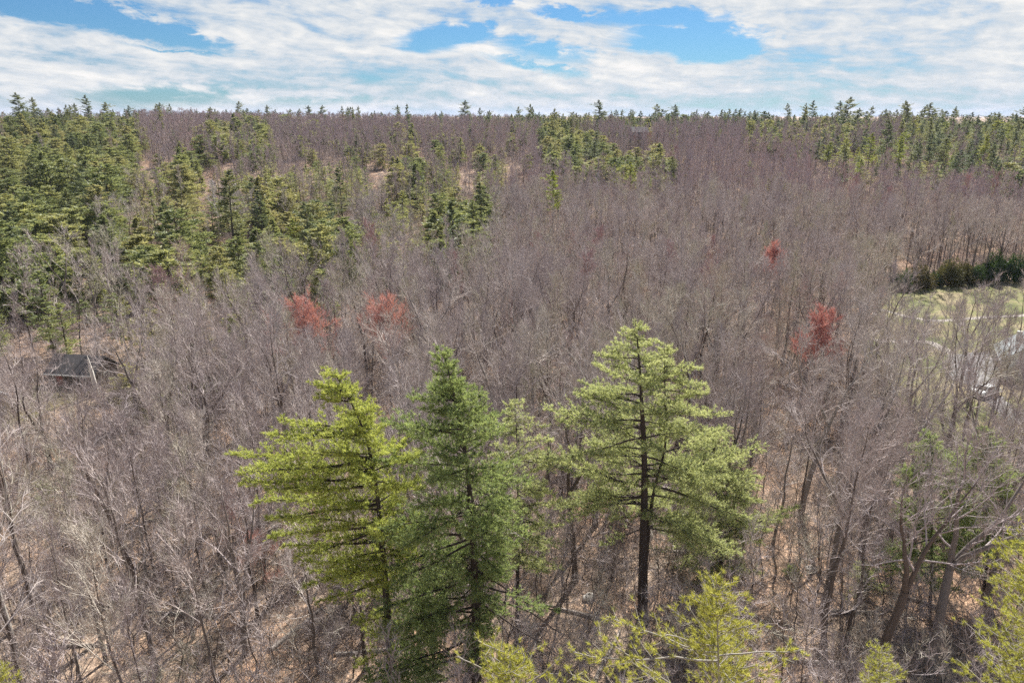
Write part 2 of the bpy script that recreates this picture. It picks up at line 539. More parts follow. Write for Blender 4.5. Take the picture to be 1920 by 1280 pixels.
G2 = lambda u, v: ground_at(u, v)[:2]
LAWN = [G2(*p) for p in [(1672, 552), (1720, 543), (1800, 534), (1930, 527), (2080, 520), (2120, 640), (1990, 790), (1900, 860), (1760, 840), (1680, 760), (1640, 700), (1600, 640), (1640, 590)]]
poly_sheet('lawn', LAWN, M['lawn'], 0.06, step=0.8)
path_sheet('garden_path', [G2(*p) for p in [(1560, 574), (1640, 578), (1700, 594), (1750, 603), (1800, 600), (1860, 594), (1960, 590)]], 1.5, M['pale'], 0.075)
path_sheet('stone_path', [G2(*p) for p in [(1640, 640), (1690, 641), (1745, 642), (1790, 668)]], 1.8, M['pale'], 0.08)
poly_sheet('driveway', [G2(*p) for p in [(1778, 668), (1868, 658), (1880, 690), (1866, 735), (1930, 790), (1895, 800), (1815, 722), (1776, 712)]], M['drive'], 0.09, step=0.6)
poly_sheet('clearing', [G2(*p) for p in [(-60, 745), (30, 740), (110, 712), (240, 706), (420, 700), (440, 730), (330, 790), (270, 800), (180, 735), (100, 770), (-60, 830)]], M['lawn'], 0.06, step=0.8)

# ------------------------------------------------------------------ bare trees
def polyline(rng, p, d, L, n, wob, up, keep=0.0):
    d = np.array(d, float); d /= np.linalg.norm(d); d0 = d.copy()
    P = [np.array(p, float)]
    for i in range(n):
        d = d * (1 - keep) + d0 * keep + rng.normal(size=3) * wob + np.array([0, 0, up])
        d /= np.linalg.norm(d)
        P.append(P[-1] + d * L / n)
    return np.array(P)


def perp_dir(rng, d, ang, azm=None):
    d = d / np.linalg.norm(d)
    r = rng.normal(size=3) if azm is None else np.array([cos(azm), sin(azm), 0.0])
    r = r - d * np.dot(r, d); r /= np.linalg.norm(r) + 1e-9
    return d * cos(ang) + r * sin(ang)


def bare_tree(seed, h=16.0, r0=0.16, cb=0.38, spread=4.0, limbs=12, wtw=0.018, fork=0.0, crook=0.05, detail=1.0, tw=7, lean=(0, 0), a0=55, a1=22, subs=6, thick=1.0):
    """leafless hardwood: returns (trunk, crown)"""
    rng = np.random.default_rng(seed)
    tr, cr = MB(), MB()
    stems = []
    if fork:
        zf = h * fork
        base = polyline(rng, (0, 0, -0.3), (lean[0] * .5, lean[1] * .5, 1), zf + .3, 5, crook * .5, 0.02)
        rr = np.linspace(r0 * 1.15, r0 * .85, len(base)); rr[0] *= 1.35
        tube(tr, base, rr, 8)
        a = rng.uniform(0, 2 * pi)
        for k in range(2 if rng.random() < .6 else 3):
            an = a + k * 2 * pi / 2.5
            dd = np.array([cos(an) * .38 + lean[0], sin(an) * .38 + lean[1], 1.0])
            st = polyline(rng, base[-1] - dd * .02, dd, (h - zf) * rng.uniform(.9, 1.05), 9, crook * 1.4, 0.05, .2)
            tube(tr, st, np.linspace(r0 * .68, 0.015, len(st)), 6)
            stems.append((st, r0 * .68, .12))
    else:
        st = polyline(rng, (0, 0, -0.3), (lean[0], lean[1], 1), h + .3, 13, crook, 0.015, .35)
        rr = r0 * (1 - np.linspace(0, 1, len(st)) ** .9 * .93); rr[0] *= 1.4
        tube(tr, st, rr, 7)
        stems.append((st, r0, cb))
    TP, TD, TL = [], [], []
    nl = int(limbs / len(stems)) + 1
    for st, rs, cbb in stems:
        n = len(st) - 1
        ph = rng.uniform(0, 2 * pi)
        for i in range(nl):
            t = cbb + (1 - cbb) * ((i + rng.uniform(0, .8)) / nl) ** .9
            t = min(t, .97)
            k = t * n; i0 = int(k); fr = k - i0
            p = st[i0] * (1 - fr) + st[min(i0 + 1, n)] * fr
            ph += 2.4 + rng.uniform(-.5, .5)
            s = (t - cbb) / (1 - cbb)
            ang = R(a0 + (a1 - a0) * s + rng.uniform(-9, 9))
            axis_ = st[min(i0 + 1, n)] - st[i0]
            dd = perp_dir(rng, axis_, ang, ph)
            L = spread * (1.05 - .6 * s) * rng.uniform(.65, 1.2)
            rb = rs * (1 - t * .8) * .45
            lb = polyline(rng, p, dd, L, 5, crook * 1.8, .10)
            tube(cr, lb, np.linspace(rb, .014 * thick, 6), 4 if rb > .03 else 3, 2)
            for j in range(subs):
                t2 = .2 + .8 * (j + rng.random()) / subs
                k2 = min(t2, .99) * 5; a_ = int(k2); f2 = k2 - a_
                p2 = lb[a_] * (1 - f2) + lb[a_ + 1] * f2
                d2 = perp_dir(rng, lb[a_ + 1] - lb[a_], R(rng.uniform(22, 52))) + np.array([0, 0, .25])
                L2 = L * (.55 - .22 * t2) * rng.uniform(.7, 1.25) + .3
                sb = polyline(rng, p2, d2, L2, 3, crook * 2.2, .10)
                tube(cr, sb, np.linspace(max(rb * .4, .018 * thick), .009 * thick, 4), 3, 2)
                m_ = max(3, int(5 * detail))
                for q in range(m_):
                    t3 = .15 + .85 * (q + rng.random()) / m_
                    k3 = min(t3, .99) * 3; b_ = int(k3); f3 = k3 - b_
                    p3 = sb[b_] * (1 - f3) + sb[b_ + 1] * f3
                    d3 = perp_dir(rng, sb[b_ + 1] - sb[b_], R(rng.uniform(20, 48))) + np.array([0, 0, .2])
                    L3 = L2 * (.5 - .15 * t3) * rng.uniform(.7, 1.3) + .2
                    TP.append(p3); TD.append(d3); TL.append(L3)
        # top twigs
    TP, TD, TL = map(np.array, (TP, TD, TL))
    blades(cr, rng, TP, TD, TL * 1.1, wtw * 1.8, 2, .10)
    TDn = TD / np.linalg.norm(TD, axis=1, keepdims=True)
    for q in range(tw):
        t = rng.uniform(.1, 1.0, len(TP))[:, None]
        p4 = TP + TDn * TL[:, None] * t
        d4 = TDn + rng.normal(size=TP.shape) * .42 + np.array([0, 0, .18])
        L4 = TL * rng.uniform(.35, .8, len(TP)) + .12
        blades(cr, rng, p4, d4, L4, wtw, 1, .08 if q < 3 else 0)
    return tr, cr


# ------------------------------------------------------------------ conifers (middle distance and far)
def conifer(seed, h=13.0, rad=2.6, cb=0.12, shape='cone', nb=60, per=26, leaf=.55, lw=.16, droop=.15, layered=False, asym=0.3, tips=0.0):
    rng = np.random.default_rng(seed)
    tr, cr = MB(), MB()
    st = polyline(rng, (0, 0, -.3), (0, 0, 1), h + .2, 8, .012, .02)
    tube(tr, st, np.linspace(h * .013 + .03, .015, 9), 6)
    az0 = rng.uniform(0, 2 * pi)
    nlay = int(rng.integers(8, 13)); lay_k = rng.uniform(.55, 1.3, 20)
    for i in range(nb):
        s = (i + rng.random()) / nb                               # 0 at the crown's base
        if layered:
            s = (np.floor(s * nlay) + .5 + rng.normal() * .20) / nlay + .03 * np.sin(i * 1.7)
            s = min(max(s, 0), .99)
        z = h * (cb + (1 - cb) * s)
        if shape == 'cone':
            L = rad * ((1 - s) ** .75 * 1.0 + .04) * min(1, .55 + s * 3)
        elif shape == 'oval':
            L = rad * (np.sqrt(max(0, 1 - (max(s - .3, 0) / .72) ** 2)) * .95 + .05) * min(1, .5 + s * 2)
        else:                                                     # old white pine: broad, ragged
            L = rad * (.35 + .65 * (1 - s) ** .6) * (0.6 + .8 * rng.random())
            L *= lay_k[int(s * nlay)]
            if s > .85: L *= .45
        azm = rng.uniform(0, 2 * pi)
        L *= (1 + asym * cos(azm - az0)) * rng.uniform(.72, 1.15)
        rise = (.30 * s + .05 - droop * (1 - s) + rng.normal() * .08)
        if layered: rise = .10 + .25 * s + rng.normal() * .05
        d = np.array([cos(azm), sin(azm), rise])
        n = len(st) - 1
        k = min(z / (h + .2), .98) * n; i0 = int(k)
        p0 = st[i0] + (st[i0 + 1] - st[i0]) * (k - i0)
        P = np.array([p0 + d * L * t - np.array([0, 0, droop * L * .6 * t * t]) for t in np.linspace(0, 1, 5)])
        tube(cr, P, np.linspace(.035, .01, 5), 3, 0)
        t = rng.uniform(.12, 1.0, per) ** .8
        k = np.minimum(t, .999) * 4; a_ = k.astype(int); f = (k - a_)[:, None]
        B = P[a_] * (1 - f) + P[a_ + 1] * f
        side = np.where(rng.random(per) < .5, -1, 1)
        sd = np.array([-sin(azm), cos(azm), 0.0])
        D = d / np.linalg.norm(d) * rng.uniform(.25, 1.0, per)[:, None] + sd * (side * rng.uniform(.3, 1.0, per))[:, None]
        D[:, 2] += rng.normal(size=per) * .22 - droop * .8 + tips
        LL = leaf * rng.uniform(.55, 1.3, per) * (1.15 - .5 * t) * (0.7 + .5 * min(1, L / rad))
        off = rng.normal(size=(per, 3)) * np.array([.10, .10, .06]) * (L * .5 + .3)
        blades(cr, rng, B + off, D, LL, lw * rng.uniform(.7, 1.4, per), 1, .06, .15)
    # leader
    k = 14
    B = np.stack([rng.normal(size=k) * .04, rng.normal(size=k) * .04, h - rng.uniform(0, 1, k) * h * .10], 1) + np.array([st[-1][0], st[-1][1], 0])
    D = rng.normal(size=(k, 3)) * .5; D[:, 2] = 1.0
    blades(cr, rng, B, D, leaf * .8, lw, 1)
    return tr, cr


# ------------------------------------------------------------------ detailed white pine
def tufts(mb, rng, P, D, K, nl, nw, mat=1):
    n = len(P)
    if n == 0: return
    D = D / (np.linalg.norm(D, axis=1, keepdims=True) + 1e-9)
    PP = np.repeat(P, K, 0); DD = np.repeat(D, K, 0)
    r = rng.normal(size=PP.shape)
    DD = DD * rng.uniform(.25, 1.0, len(PP))[:, None] + r * .42
    PP = PP - np.repeat(D, K, 0) * (rng.uniform(0, .6, len(PP)) * nl)[:, None]
    blades(mb, rng, PP, DD, nl * rng.uniform(.7, 1.15, len(PP)), nw, mat)


def interp(P, t):
    n = len(P) - 1
    k = np.clip(t, 0, .9999) * n; i = k.astype(int); f = (k - i)[..., None]
    return P[i] * (1 - f) + P[i + 1] * f


def foliage_branch(tr, cr, rng, p0, azm, L, rise, curve, r, K, nl, nw, step=.14, lat=.45, spacing=.20, t0=.2, wood=0, flat=1.0, fol=True, dens=1.0):
    """one plume: main branch, laterals in its plane, tufts of needles on all of them"""
    d = np.array([cos(azm), sin(azm), rise])
    ts = np.linspace(0, 1, 8)
    P = np.array([p0 + d * L * t + np.array([0, 0, curve * L * t * t]) for t in ts])
    P[1:] += np.cumsum(rng.normal(size=(7, 3)) * L * .012, 0)
    tube(tr, P, np.linspace(r, .012, 8), 5, wood)
    if not fol: return P
    sd = np.array([-sin(azm), cos(azm), 0.0])
    nlat = max(3, int(L * (1 - t0) / spacing))
    LP, LD = [], []
    for j in range(nlat):
        t = t0 + (1 - t0) * (j + rng.random()) / nlat
        if rng.random() > dens: continue
        b = interp(P, np.array([t]))[0]
        s = 1 if j % 2 else -1
        ll = (lat * L * (1.05 - t) + .28) * rng.uniform(.55, 1.15)
        tang = (P[-1] - P[0]) / np.linalg.norm(P[-1] - P[0])
        dd = tang * rng.uniform(.45, 1.0) + sd * s * rng.uniform(.6, 1.0) + np.array([0, 0, rng.normal() * .26 * flat + .14])
        dd /= np.linalg.norm(dd)
        Q = np.array([b, b + dd * ll * .5 + np.array([0, 0, -.02 * ll]), b + dd * ll + np.array([0, 0, .07 * ll])])
        tube(tr, Q, [max(.008, r * .3), .009, .005], 3, wood)
        m_ = max(2, int(ll / step))
        tt = (np.arange(m_) + rng.random(m_)) / m_ * .85 + .18
        tt = np.minimum(tt, 1.0)
        q = interp(Q, tt)
        w = rng.normal(size=(m_, 3)) * np.array([.14, .14, .13]) * min(1.0, ll)
        LP.append(q + w)
        dr = dd[None] * .8 + w * 3.0 + np.array([0, 0, .45])
        LD.append(dr)
    m_ = int(L * (1 - t0) / step)
    tt = t0 + (1 - t0) * rng.random(m_)
    LP.append(interp(P, tt) + rng.normal(size=(m_, 3)) * .05)
    LD.append(np.tile(d / np.linalg.norm(d), (m_, 1)) + rng.normal(size=(m_, 3)) * .4 + np.array([0, 0, .4]))
    tufts(cr, rng, np.concatenate(LP), np.concatenate(LD), K, nl, nw)
    return P


def stem_of(base, top, bend, h_):
    base = np.array(base, float); top = np.array(top, float)
    ts = np.linspace(0, 1, 14)
    return np.array([base * (1 - t) + top * t + np.array([bend[0], bend[1], 0]) * sin(t * pi) for t in ts])


def pine_hero(seed, stem, r0, prof, whorl=.62, per=4, K=11, nl=.22, nw=.036, zmin=6.0, step=.09, rise=(.55, -.05), curve=.05, skip=.12, extra=(), t0=.22, dens=1.0, lat=.42, dead=0, front=.3, spacing=.20, rs_=1.0):
    """prof: rows (z, left, right, depth) giving the branch reach"""
    rng = np.random.default_rng(seed)
    tr, cr = MB(), MB()
    rr = r0 * (1 - np.linspace(0, 1, len(stem)) ** 1.1 * .93); rr[0] *= 1.25
    tube(tr, stem, rr, 10)
    pr = np.array(prof, float)
    pr = pr[np.argsort(pr[:, 0])]
    zt = stem[-1][2]
    z = zmin
    ph = rng.uniform(0, 6)
    zs = stem[:, 2]
    while z < zt - .15:
        s = (z - zmin) / (zt - zmin)
        w = whorl * (1.15 - .55 * s)
        le, ri, de = [np.interp(z, pr[:, 0], pr[:, i]) for i in (1, 2, 3)]
        p0 = np.array([np.interp(z, zs, stem[:, 0]), np.interp(z, zs, stem[:, 1]), z])
        for k in range(per + (1 if s > .3 and rng.random() < .5 else 0)):
            ph += 2 * pi / per + rng.uniform(-.5, .5)
            cx, cy = cos(ph), sin(ph)
            if rng.random() < skip + (front if cy < -.45 else 0): continue
            a = (le if cx < 0 else ri)
            L = 1 / math.sqrt((cx / max(a, .1)) ** 2 + (cy / max(de, .1)) ** 2) * rng.choice([rng.uniform(.35, .7), rng.uniform(.75, 1.0), rng.uniform(.95, 1.25)], p=[.25, .45, .30])
            if L < .15: continue
            rs = rise[0] * s ** 1.6 + rise[1] * (1 - s) + rng.normal() * .15
            foliage_branch(tr, cr, rng, p0 + np.array([0, 0, rng.normal() * .12]), ph, L, rs, curve + .06 * rng.normal(), (.018 + .011 * L) * rs_, K, nl, nw, step=step, t0=t0 if L > 1.6 else .08, dens=dens, lat=lat, spacing=spacing)
        z += w * rng.uniform(.8, 1.25)
    # leader tufts
    tt = np.linspace(.93, 1, 12)
    tufts(cr, rng, interp(stem, tt), np.tile([0, 0, 1.0], (12, 1)), K, nl, nw)
    for e in extra:                                               # (z, azimuth deg, length, rise, curve, foliage?)
        z, a, L, rs, cu, fo = e[:6]
        p0 = np.array([np.interp(z, zs, stem[:, 0]), np.interp(z, zs, stem[:, 1]), z])
        foliage_branch(tr, cr, rng, p0, R(a), L, rs, cu, (.03 + .011 * L) * rs_, K, nl, nw, step=step, t0=e[6] if len(e) > 6 else .3, fol=bool(fo), dens=1.0, lat=e[7] if len(e) > 7 else .33)
    for _ in range(dead):
        z = rng.uniform(2.5, zmin + 1.5)
        p0 = np.array([np.interp(z, zs, stem[:, 0]), np.interp(z, zs, stem[:, 1]), z])
        a = rng.uniform(0, 2 * pi)
        foliage_branch(tr, cr, rng, p0, a, rng.uniform(.8, 2.6), rng.uniform(-.25, .1), -.05, .022, K, nl, nw, fol=False)
    return tr, cr


def put_tree(name, tr, cr, mats, loc, rz=0, label=None, cat='tree', group=None, trunk_name='trunk', crown_name='crown'):
    root = empty(name, loc, rz)
    tag(root, label, cat, group)
    link(bpy.data.objects.new(trunk_name, tr.mesh(trunk_name, mats)), root)
    link(bpy.data.objects.new(crown_name, cr.mesh(crown_name, mats)), root)
    return root


def split_wood(tr, cr):
    return tr, cr


# ---- the big pines of the foreground
PB = M['pine_bark']
EXCL = []                                                         # keep other trees out of here: x, y, radius


def glade(x, y, fr, r):
    for f in fr: EXCL.append((x * f, y * f, r))



def zat(y, v):
    """height of a thing standing at distance y that is seen at row v"""
    q = (640 - v) / FPX
    return CAMH + y * (q * cos(PITCH) - sin(PITCH)) / (cos(PITCH) + q * sin(PITCH))


def xat(y, z, u):
    return (u - 960) / FPX * (y * cos(PITCH) - (z - CAMH) * sin(PITCH))


def stem_px(y, pts, zb=0.0):
    """trunk through picture directions at one distance: pts = [(u,v)...] from the top down"""
    out = []
    for u, v in pts:
        z = zat(y, v); out.append((xat(y, z, u), y, z))
    out = out[::-1]
    x0 = out[0][0] + (out[0][0] - out[1][0]) / (out[1][2] - out[0][2]) * (out[0][2] - zb) * .5
    out = [(x0, y, zb)] + out
    P = np.array(out)
    zz = np.linspace(zb, P[-1, 2], 18)
    X_ = np.interp(zz, P[:, 2], P[:, 0])
    for _ in range(3): X_[1:-1] = (X_[:-2] + 2 * X_[1:-1] + X_[2:]) / 4
    return np.stack([X_, np.full(18, y), zz], 1)


def local(stem):
    b = stem[0].copy(); b[2] = 0
    return stem - b, b


def hero(name, seed, y, pts, r0, prof_px, label, mat, **kw):
    """prof_px rows: (v, u_left, u_right, depth_m)"""
    st = stem_px(y, pts)
    prof = []
    for v, ul, ur, de in prof_px:
        z = zat(y, v); xs = np.interp(z, st[:, 2], st[:, 0])
        prof.append((z, xs - xat(y, z, ul), xat(y, z, ur) - xs, de))
    if 'zv' in kw: kw['zmin'] = zat(y, kw.pop('zv'))
    ex = []
    for e in kw.pop('ex', ()):
        v = e[0]; ex.append((zat(y, v),) + tuple(e[1:]))
    st2, b = local(st)
    b[2] = float(H(b[0], b[1])) - .2
    tr, cr = pine_hero(seed, st2, r0, prof, extra=ex, **kw)
    o = put_tree(name, tr, cr, [M['branchpale'] if mat is M['pineyoung'] else PB, mat], tuple(b), 0, label)
    EXCL.append((b[0], b[1], 3.5))
    return o


hero('pine_tree', 11, 37.0, [(625, 682), (645, 715), (680, 770), (700, 850), (712, 960), (722, 1080), (730, 1200)], .32,
     [(690, 598, 650, .7), (740, 580, 690, 1.0), (785, 620, 725, 1.3), (830, 600, 765, 2.2), (870, 590, 800, 2.8), (930, 590, 800, 2.8), (1000, 610, 790, 2.4), (1080, 620, 770, 2.0), (1190, 660, 760, 1.6)],
     'tall white pine with long bright boughs sweeping left from a bent top', M['pinewest'], zv=1200, whorl=.72, per=5, skip=.12, rise=(.35, -.06), lat=.5, front=.1,
     ex=[(718, 175, 1.9, .15, .1, 1, .1, .5), (728, 150, 1.6, .1, .1, 1, .1, .5), (738, 200, 1.9, .1, .1, 1, .1, .5), (792, 172, 4.9, .05, .01, 1, .4, .3), (800, 178, 5.6, .03, .01, 1, .45, .3), (806, 184, 4.8, .0, .01, 1, .4, .3)] +
        [(v, 180 + d, L, rs, .015, 1, t0, lt) for v, d, L, rs, t0, lt in [(846, -4, 8.6, .0, .2, .30), (852, 5, 7.4, .0, .2, .34), (876, -10, 7.6, -.02, .45, .26), (884, 2, 8.1, -.03, .3, .28), (893, 12, 6.4, -.05, .25, .34), (925, -6, 7.5, -.07, .5, .26), (932, 8, 6.6, -.08, .3, .34), (968, -12, 6.4, -.10, .5, .28), (975, 4, 6.9, -.11, .5, .28), (985, 18, 5.2, -.12, .3, .36), (1000, -2, 5.8, -.14, .45, .3)]] +
        [(1035, 182, 5.0, -.02, -.02, 1, .35, .34), (1050, 194, 4.6, -.05, -.02, 1, .3, .34), (1060, 172, 5.0, -.05, -.03, 1, .3, .34), (1075, 205, 4.0, -.1, .0, 1, .3, .34)], dead=4)
hero('pine_tree', 12, 36.0, [(832, 655), (850, 720), (868, 800), (880, 900), (888, 1000), (892, 1150), (893, 1270)], .36,
     [(665, 812, 850, .6), (720, 795, 885, 1.0), (770, 750, 915, 1.8), (800, 730, 940, 2.4), (850, 740, 950, 2.4), (900, 700, 1000, 3.0), (960, 695, 1010, 3.2), (1040, 670, 960, 3.0), (1120, 660, 940, 2.6), (1230, 670, 925, 2.2)],
     'tall dense white pine, the middle one of the foreground group, dark boughs hanging low', M['pine'], zv=1240, whorl=.66, per=5, skip=.10, rise=(.5, -.28), curve=-.03, front=.22, lat=.52,
     ex=[(798, 178, 3.6, .0, .05, 1, .2), (1100, -8, 5.6, -.42, .0, 0), (1120, -20, 5.0, -.5, .02, 0), (1090, -5, 5.2, -.28, .0, 1, .65), (1130, 185, 4.8, -.25, -.05, 1, .3, .4), (1060, -30, 4.6, -.3, .0, 1, .5), (1000, 188, 5.0, -.3, -.05, 1, .3, .4), (1060, 176, 5.2, -.3, -.05, 1, .3, .4), (1160, 190, 4.6, -.3, -.05, 1, .3, .4), (1010, 200, 4.8, -.35, -.05, 1, .3, .4)], dead=8)
hero('pine_tree', 13, 43.5, [(966, 745), (970, 850), (972, 950), (971, 1050), (970, 1160)], .19,
     [(755, 950, 985, .5), (800, 925, 1030, 1.2), (860, 900, 1060, 2.0), (930, 890, 1075, 2.3), (1000, 900, 1065, 2.2), (1080, 930, 1050, 1.6)],
     'slender white pine with a thin straight trunk between the two tallest pines', M['pinepale'], zv=1060, whorl=.6, per=5, skip=.12, rise=(.35, -.3), curve=-.06, dens=.85)
hero('pine_tree', 14, 46.0, [(1192, 594), (1200, 680), (1205, 780), (1210, 860), (1207, 1000), (1205, 1150)], .42,
     [(600, 1172, 1215, .4), (640, 1132, 1225, 1.1), (700, 1118, 1250, 1.8), (745, 1068, 1275, 2.6), (800, 1055, 1310, 3.4), (860, 1050, 1400, 4.0), (920, 1010, 1420, 4.2), (970, 1020, 1410, 3.8), (1060, 1120, 1320, 2.4)],
     'tallest white pine with a thick dark bare trunk and broad pale green crown', M['pinepale'], zv=985, whorl=.85, per=6, skip=.18, rise=(.30, -.10), curve=.0, dens=.95, front=.5, lat=.48,
     ex=[(880, 5, 6.6, -.12, -.02, 1, .3), (900, -10, 7.5, -.2, .0, 1, .35), (925, 185, 6.6, -.1, .0, 1, .35), (940, 175, 7.0, -.1, .0, 1, .4), (955, -25, 6.0, -.2, -.03, 1, .4), (985, 190, 3.5, -.2, -.1, 1, .4)], dead=14)
hero('pine_tree', 15, 47.2, [(1247, 640), (1246, 720), (1250, 800), (1258, 830), (1225, 900), (1215, 1000)], .20,
     [(650, 1228, 1270, .6), (700, 1215, 1325, 1.6), (760, 1215, 1365, 2.4), (800, 1225, 1385, 2.8), (835, 1230, 1400, 2.8)],
     'slimmer pine stem rising close against the right side of the tallest pine', M['pinepale'], zv=840, whorl=.7, per=5, skip=.12, front=.55, rise=(.3, .0), curve=.02, dens=.9)
hero('pine_tree', 16, 51.5, [(1335, 800), (1345, 900), (1350, 1000), (1352, 1120)], .22,
     [(812, 1310, 1370, .8), (860, 1270, 1420, 2.2), (920, 1240, 1430, 2.8), (980, 1250, 1440, 2.8), (1080, 1260, 1430, 2.4), (1140, 1290, 1420, 1.8)],
     'pale drooping pine right behind the tallest one, one bough reaching up to the right', M['pinepale'], zv=1120, whorl=.62, per=5, skip=.12, rise=(.2, -.25), curve=-.05, dens=.85,
     ex=[(1010, 5, 6.4, .42, .06, 1, .35), (1000, -5, 5.6, .30, .04, 1, .3)])
hero('pine_tree', 17, 55.0, [(1290, 960), (1286, 1040), (1283, 1120)], .22,
     [(970, 1265, 1320, 1.0), (1020, 1230, 1340, 2.0), (1100, 1220, 1350, 2.0), (1160, 1240, 1330, 1.5)],
     'short dark pine in the shade behind the thick bare trunk', M['pine'], zv=1150, whorl=.8, per=4, skip=.2, dens=.7)
# foreground tops seen from above
hero('pine_tree', 21, 12.7, [(1345, 1052), (1350, 1120), (1352, 1280), (1354, 1500)], .13,
     [(1060, 1335, 1360, .12), (1105, 1322, 1385, .35), (1150, 1280, 1410, .6), (1190, 1200, 1430, .9), (1260, 1060, 1470, 1.4), (1500, 930, 1600, 2.4)],
     'yellow-green pine top at the bottom edge with a pale bare bough to the right', M['pineyoung'], zv=1560, whorl=.42, per=5, skip=.1, K=24, nl=.13, nw=.012, step=.12, spacing=.26, rs_=.42, rise=(.65, .1), curve=.12, t0=.3, lat=.30,
     ex=[(1205, 2, 1.75, .02, .12, 1, .55), (1215, 178, 3.2, .02, .04, 1, .3, .25), (1200, 165, 2.4, .15, .05, 1, .3, .25)])
hero('pine_tree', 22, 12.4, [(945, 1190), (950, 1260), (955, 1400)], .10,
     [(1200, 925, 965, .2), (1240, 890, 1010, .6), (1290, 860, 1060, 1.0), (1450, 780, 1150, 1.8)],
     'yellow-green pine tip poking up at the bottom edge below the middle pine', M['pineyoung'], zv=1480, whorl=.4, per=5, skip=.15, K=24, nl=.13, nw=.012, step=.12, spacing=.26, rs_=.42, rise=(.6, .1), curve=.12, t0=.3, lat=.28)
hero('pine_tree', 23, 15.6, [(1950, 985), (1955, 1100), (1960, 1400)], .15,
     [(995, 1930, 1970, .2), (1040, 1895, 2010, .8), (1120, 1850, 2060, 1.5), (1200, 1840, 2080, 1.8), (1400, 1830, 2150, 2.4)],
     'yellow-green pine half cut off by the lower right edge', M['pineyoung'], zv=1420, whorl=.42, per=6, skip=.05, K=22, nl=.13, nw=.013, step=.12, spacing=.25, rs_=.5, rise=(.5, .1), curve=.10, t0=.3, lat=.3)
hero('pine_tree', 24, 19.6, [(1650, 1208), (1652, 1280), (1654, 1500)], .10,
     [(1215, 1640, 1660, .2), (1260, 1620, 1685, .6), (1350, 1600, 1710, 1.0), (1500, 1560, 1740, 1.5)],
     'small yellow-green pine top standing alone at the bottom between leaning dark trunks', M['pineyoung'], zv=1500, whorl=.4, per=5, skip=.1, K=14, nl=.14, nw=.014, step=.12, rise=(.6, .2), curve=.1, lat=.3)
hero('pine_tree', 25, 17.8, [(-8, 1240), (-8, 1330), (-8, 1500)], .10,
     [(1250, -20, 5, .2), (1300, -50, 35, .7), (1500, -100, 90, 1.6)],
     'tip of a yellow-green pine in the bottom left corner', M['pineyoung'], zv=1500, whorl=.4, per=5, skip=.1, K=12, nl=.15, nw=.016, step=.12, rise=(.6, .2), curve=.1, lat=.3)
# sparse greenish pines in the right hand stand
for sd, y, u, vt, vb, wl, lab, mt in [
        (31, 48, 1745, 805, 1080, 105, 'thin dark green pine with an open crown inside the right hand hardwoods', 'pine'),
        (32, 49, 1850, 795, 1030, 105, 'bushy green pine behind the crossing bare limbs near the right edge', 'pine'),
        (33, 50, 1620, 1050, 1200, 60, 'low grey-green pine under the forked oak', 'pinepale'),
        (34, 52, 1480, 1060, 1220, 55, 'low dusky pine between trunks right of the yellow-green pine top', 'pine')]:
    hero('pine_tree', sd, y, [(u, vt), (u + 3, (vt + vb) // 2), (u + 4, vb)], .13,
         [(vt + 8, u - 12, u + 12, .5), (vt + (vb - vt) * .35, u - wl * .8, u + wl * .8, 2.0), (vt + (vb - vt) * .7, u - wl, u + wl, 2.4), (vb, u - wl * .7, u + wl * .7, 1.8)],
         lab, M[mt], zv=vb, whorl=.48, per=5, skip=.2, rise=(.25, -.25), curve=-.05, dens=.95, K=12)
    if sd < 33: glade(EXCL[-1][0], EXCL[-1][1], (.95, .9, .84, .78, .72), 3.3)

# ------------------------------------------------------------------ hand placed hardwoods
def put_bare(u, v, label, name='bare_tree', group=None, mats=None, y=None, **kw):
    tr, cr = bare_tree(**kw)
    x, yy, z = ground_at(u, v)
    if y is not None:
        pass
    o = put_tree(name, tr, cr, mats or [M['bark'], M['twig'], M['limb']], (x, yy, z - .1), 0, label, 'tree', group)
    EXCL.append((x, yy, 2.4))
    return o


put_bare(1640, 1270, 'forked oak with thick crooked dark limbs beside the small yellow-green pine top', seed=101, h=19, r0=.30, fork=.42, spread=5.5, limbs=16, crook=.11, wtw=.014, detail=1.2, lean=(.02, 0), a0=60, a1=30)
put_bare(1740, 1265, 'big dark oak leaning right with heavy limbs reaching to the right edge', seed=102, h=20, r0=.33, fork=.40, spread=6, limbs=16, crook=.12, wtw=.014, detail=1.2, lean=(.18, 0), a0=65, a1=30)
put_bare(1535, 1230, 'straight dark trunked oak with sinuous upper limbs beside the pale drooping pine', seed=103, h=19, r0=.24, cb=.45, spread=4.5, limbs=14, crook=.07, wtw=.014, detail=1.2)
put_bare(1585, 1210, 'thin crooked oak just left of the forked oak', seed=104, h=17, r0=.16, cb=.45, spread=3.5, limbs=11, crook=.08, wtw=.014)
put_bare(1850, 1130, 'tall crooked oak behind the yellow-green pine at the right edge', seed=105, h=20, r0=.26, fork=.5, spread=5, limbs=14, crook=.11, wtw=.014, lean=(.05, 0))
put_bare(1148, 1085, 'dark trunked hardwood just left of the thick bare pine trunk', seed=106, h=11, r0=.20, cb=.5, spread=2.4, limbs=8, crook=.05, wtw=.014)
put_bare(395, 905, 'wide spreading leafless oak standing above the boughs of the left pine', seed=107, h=17, r0=.30, fork=.40, spread=6.5, limbs=18, crook=.10, wtw=.016, a0=70, a1=30)
put_bare(95, 885, 'spreading multi-stemmed leafless tree below the tan shed', seed=108, h=13, r0=.24, fork=.30, spread=5, limbs=16, crook=.09, wtw=.016, a0=60)
put_bare(262, 812, 'dark trunked leafless oak in front of the dark roofed cabin', seed=109, h=14, r0=.26, fork=.45, spread=5.5, limbs=15, crook=.09, wtw=.017, a0=70)
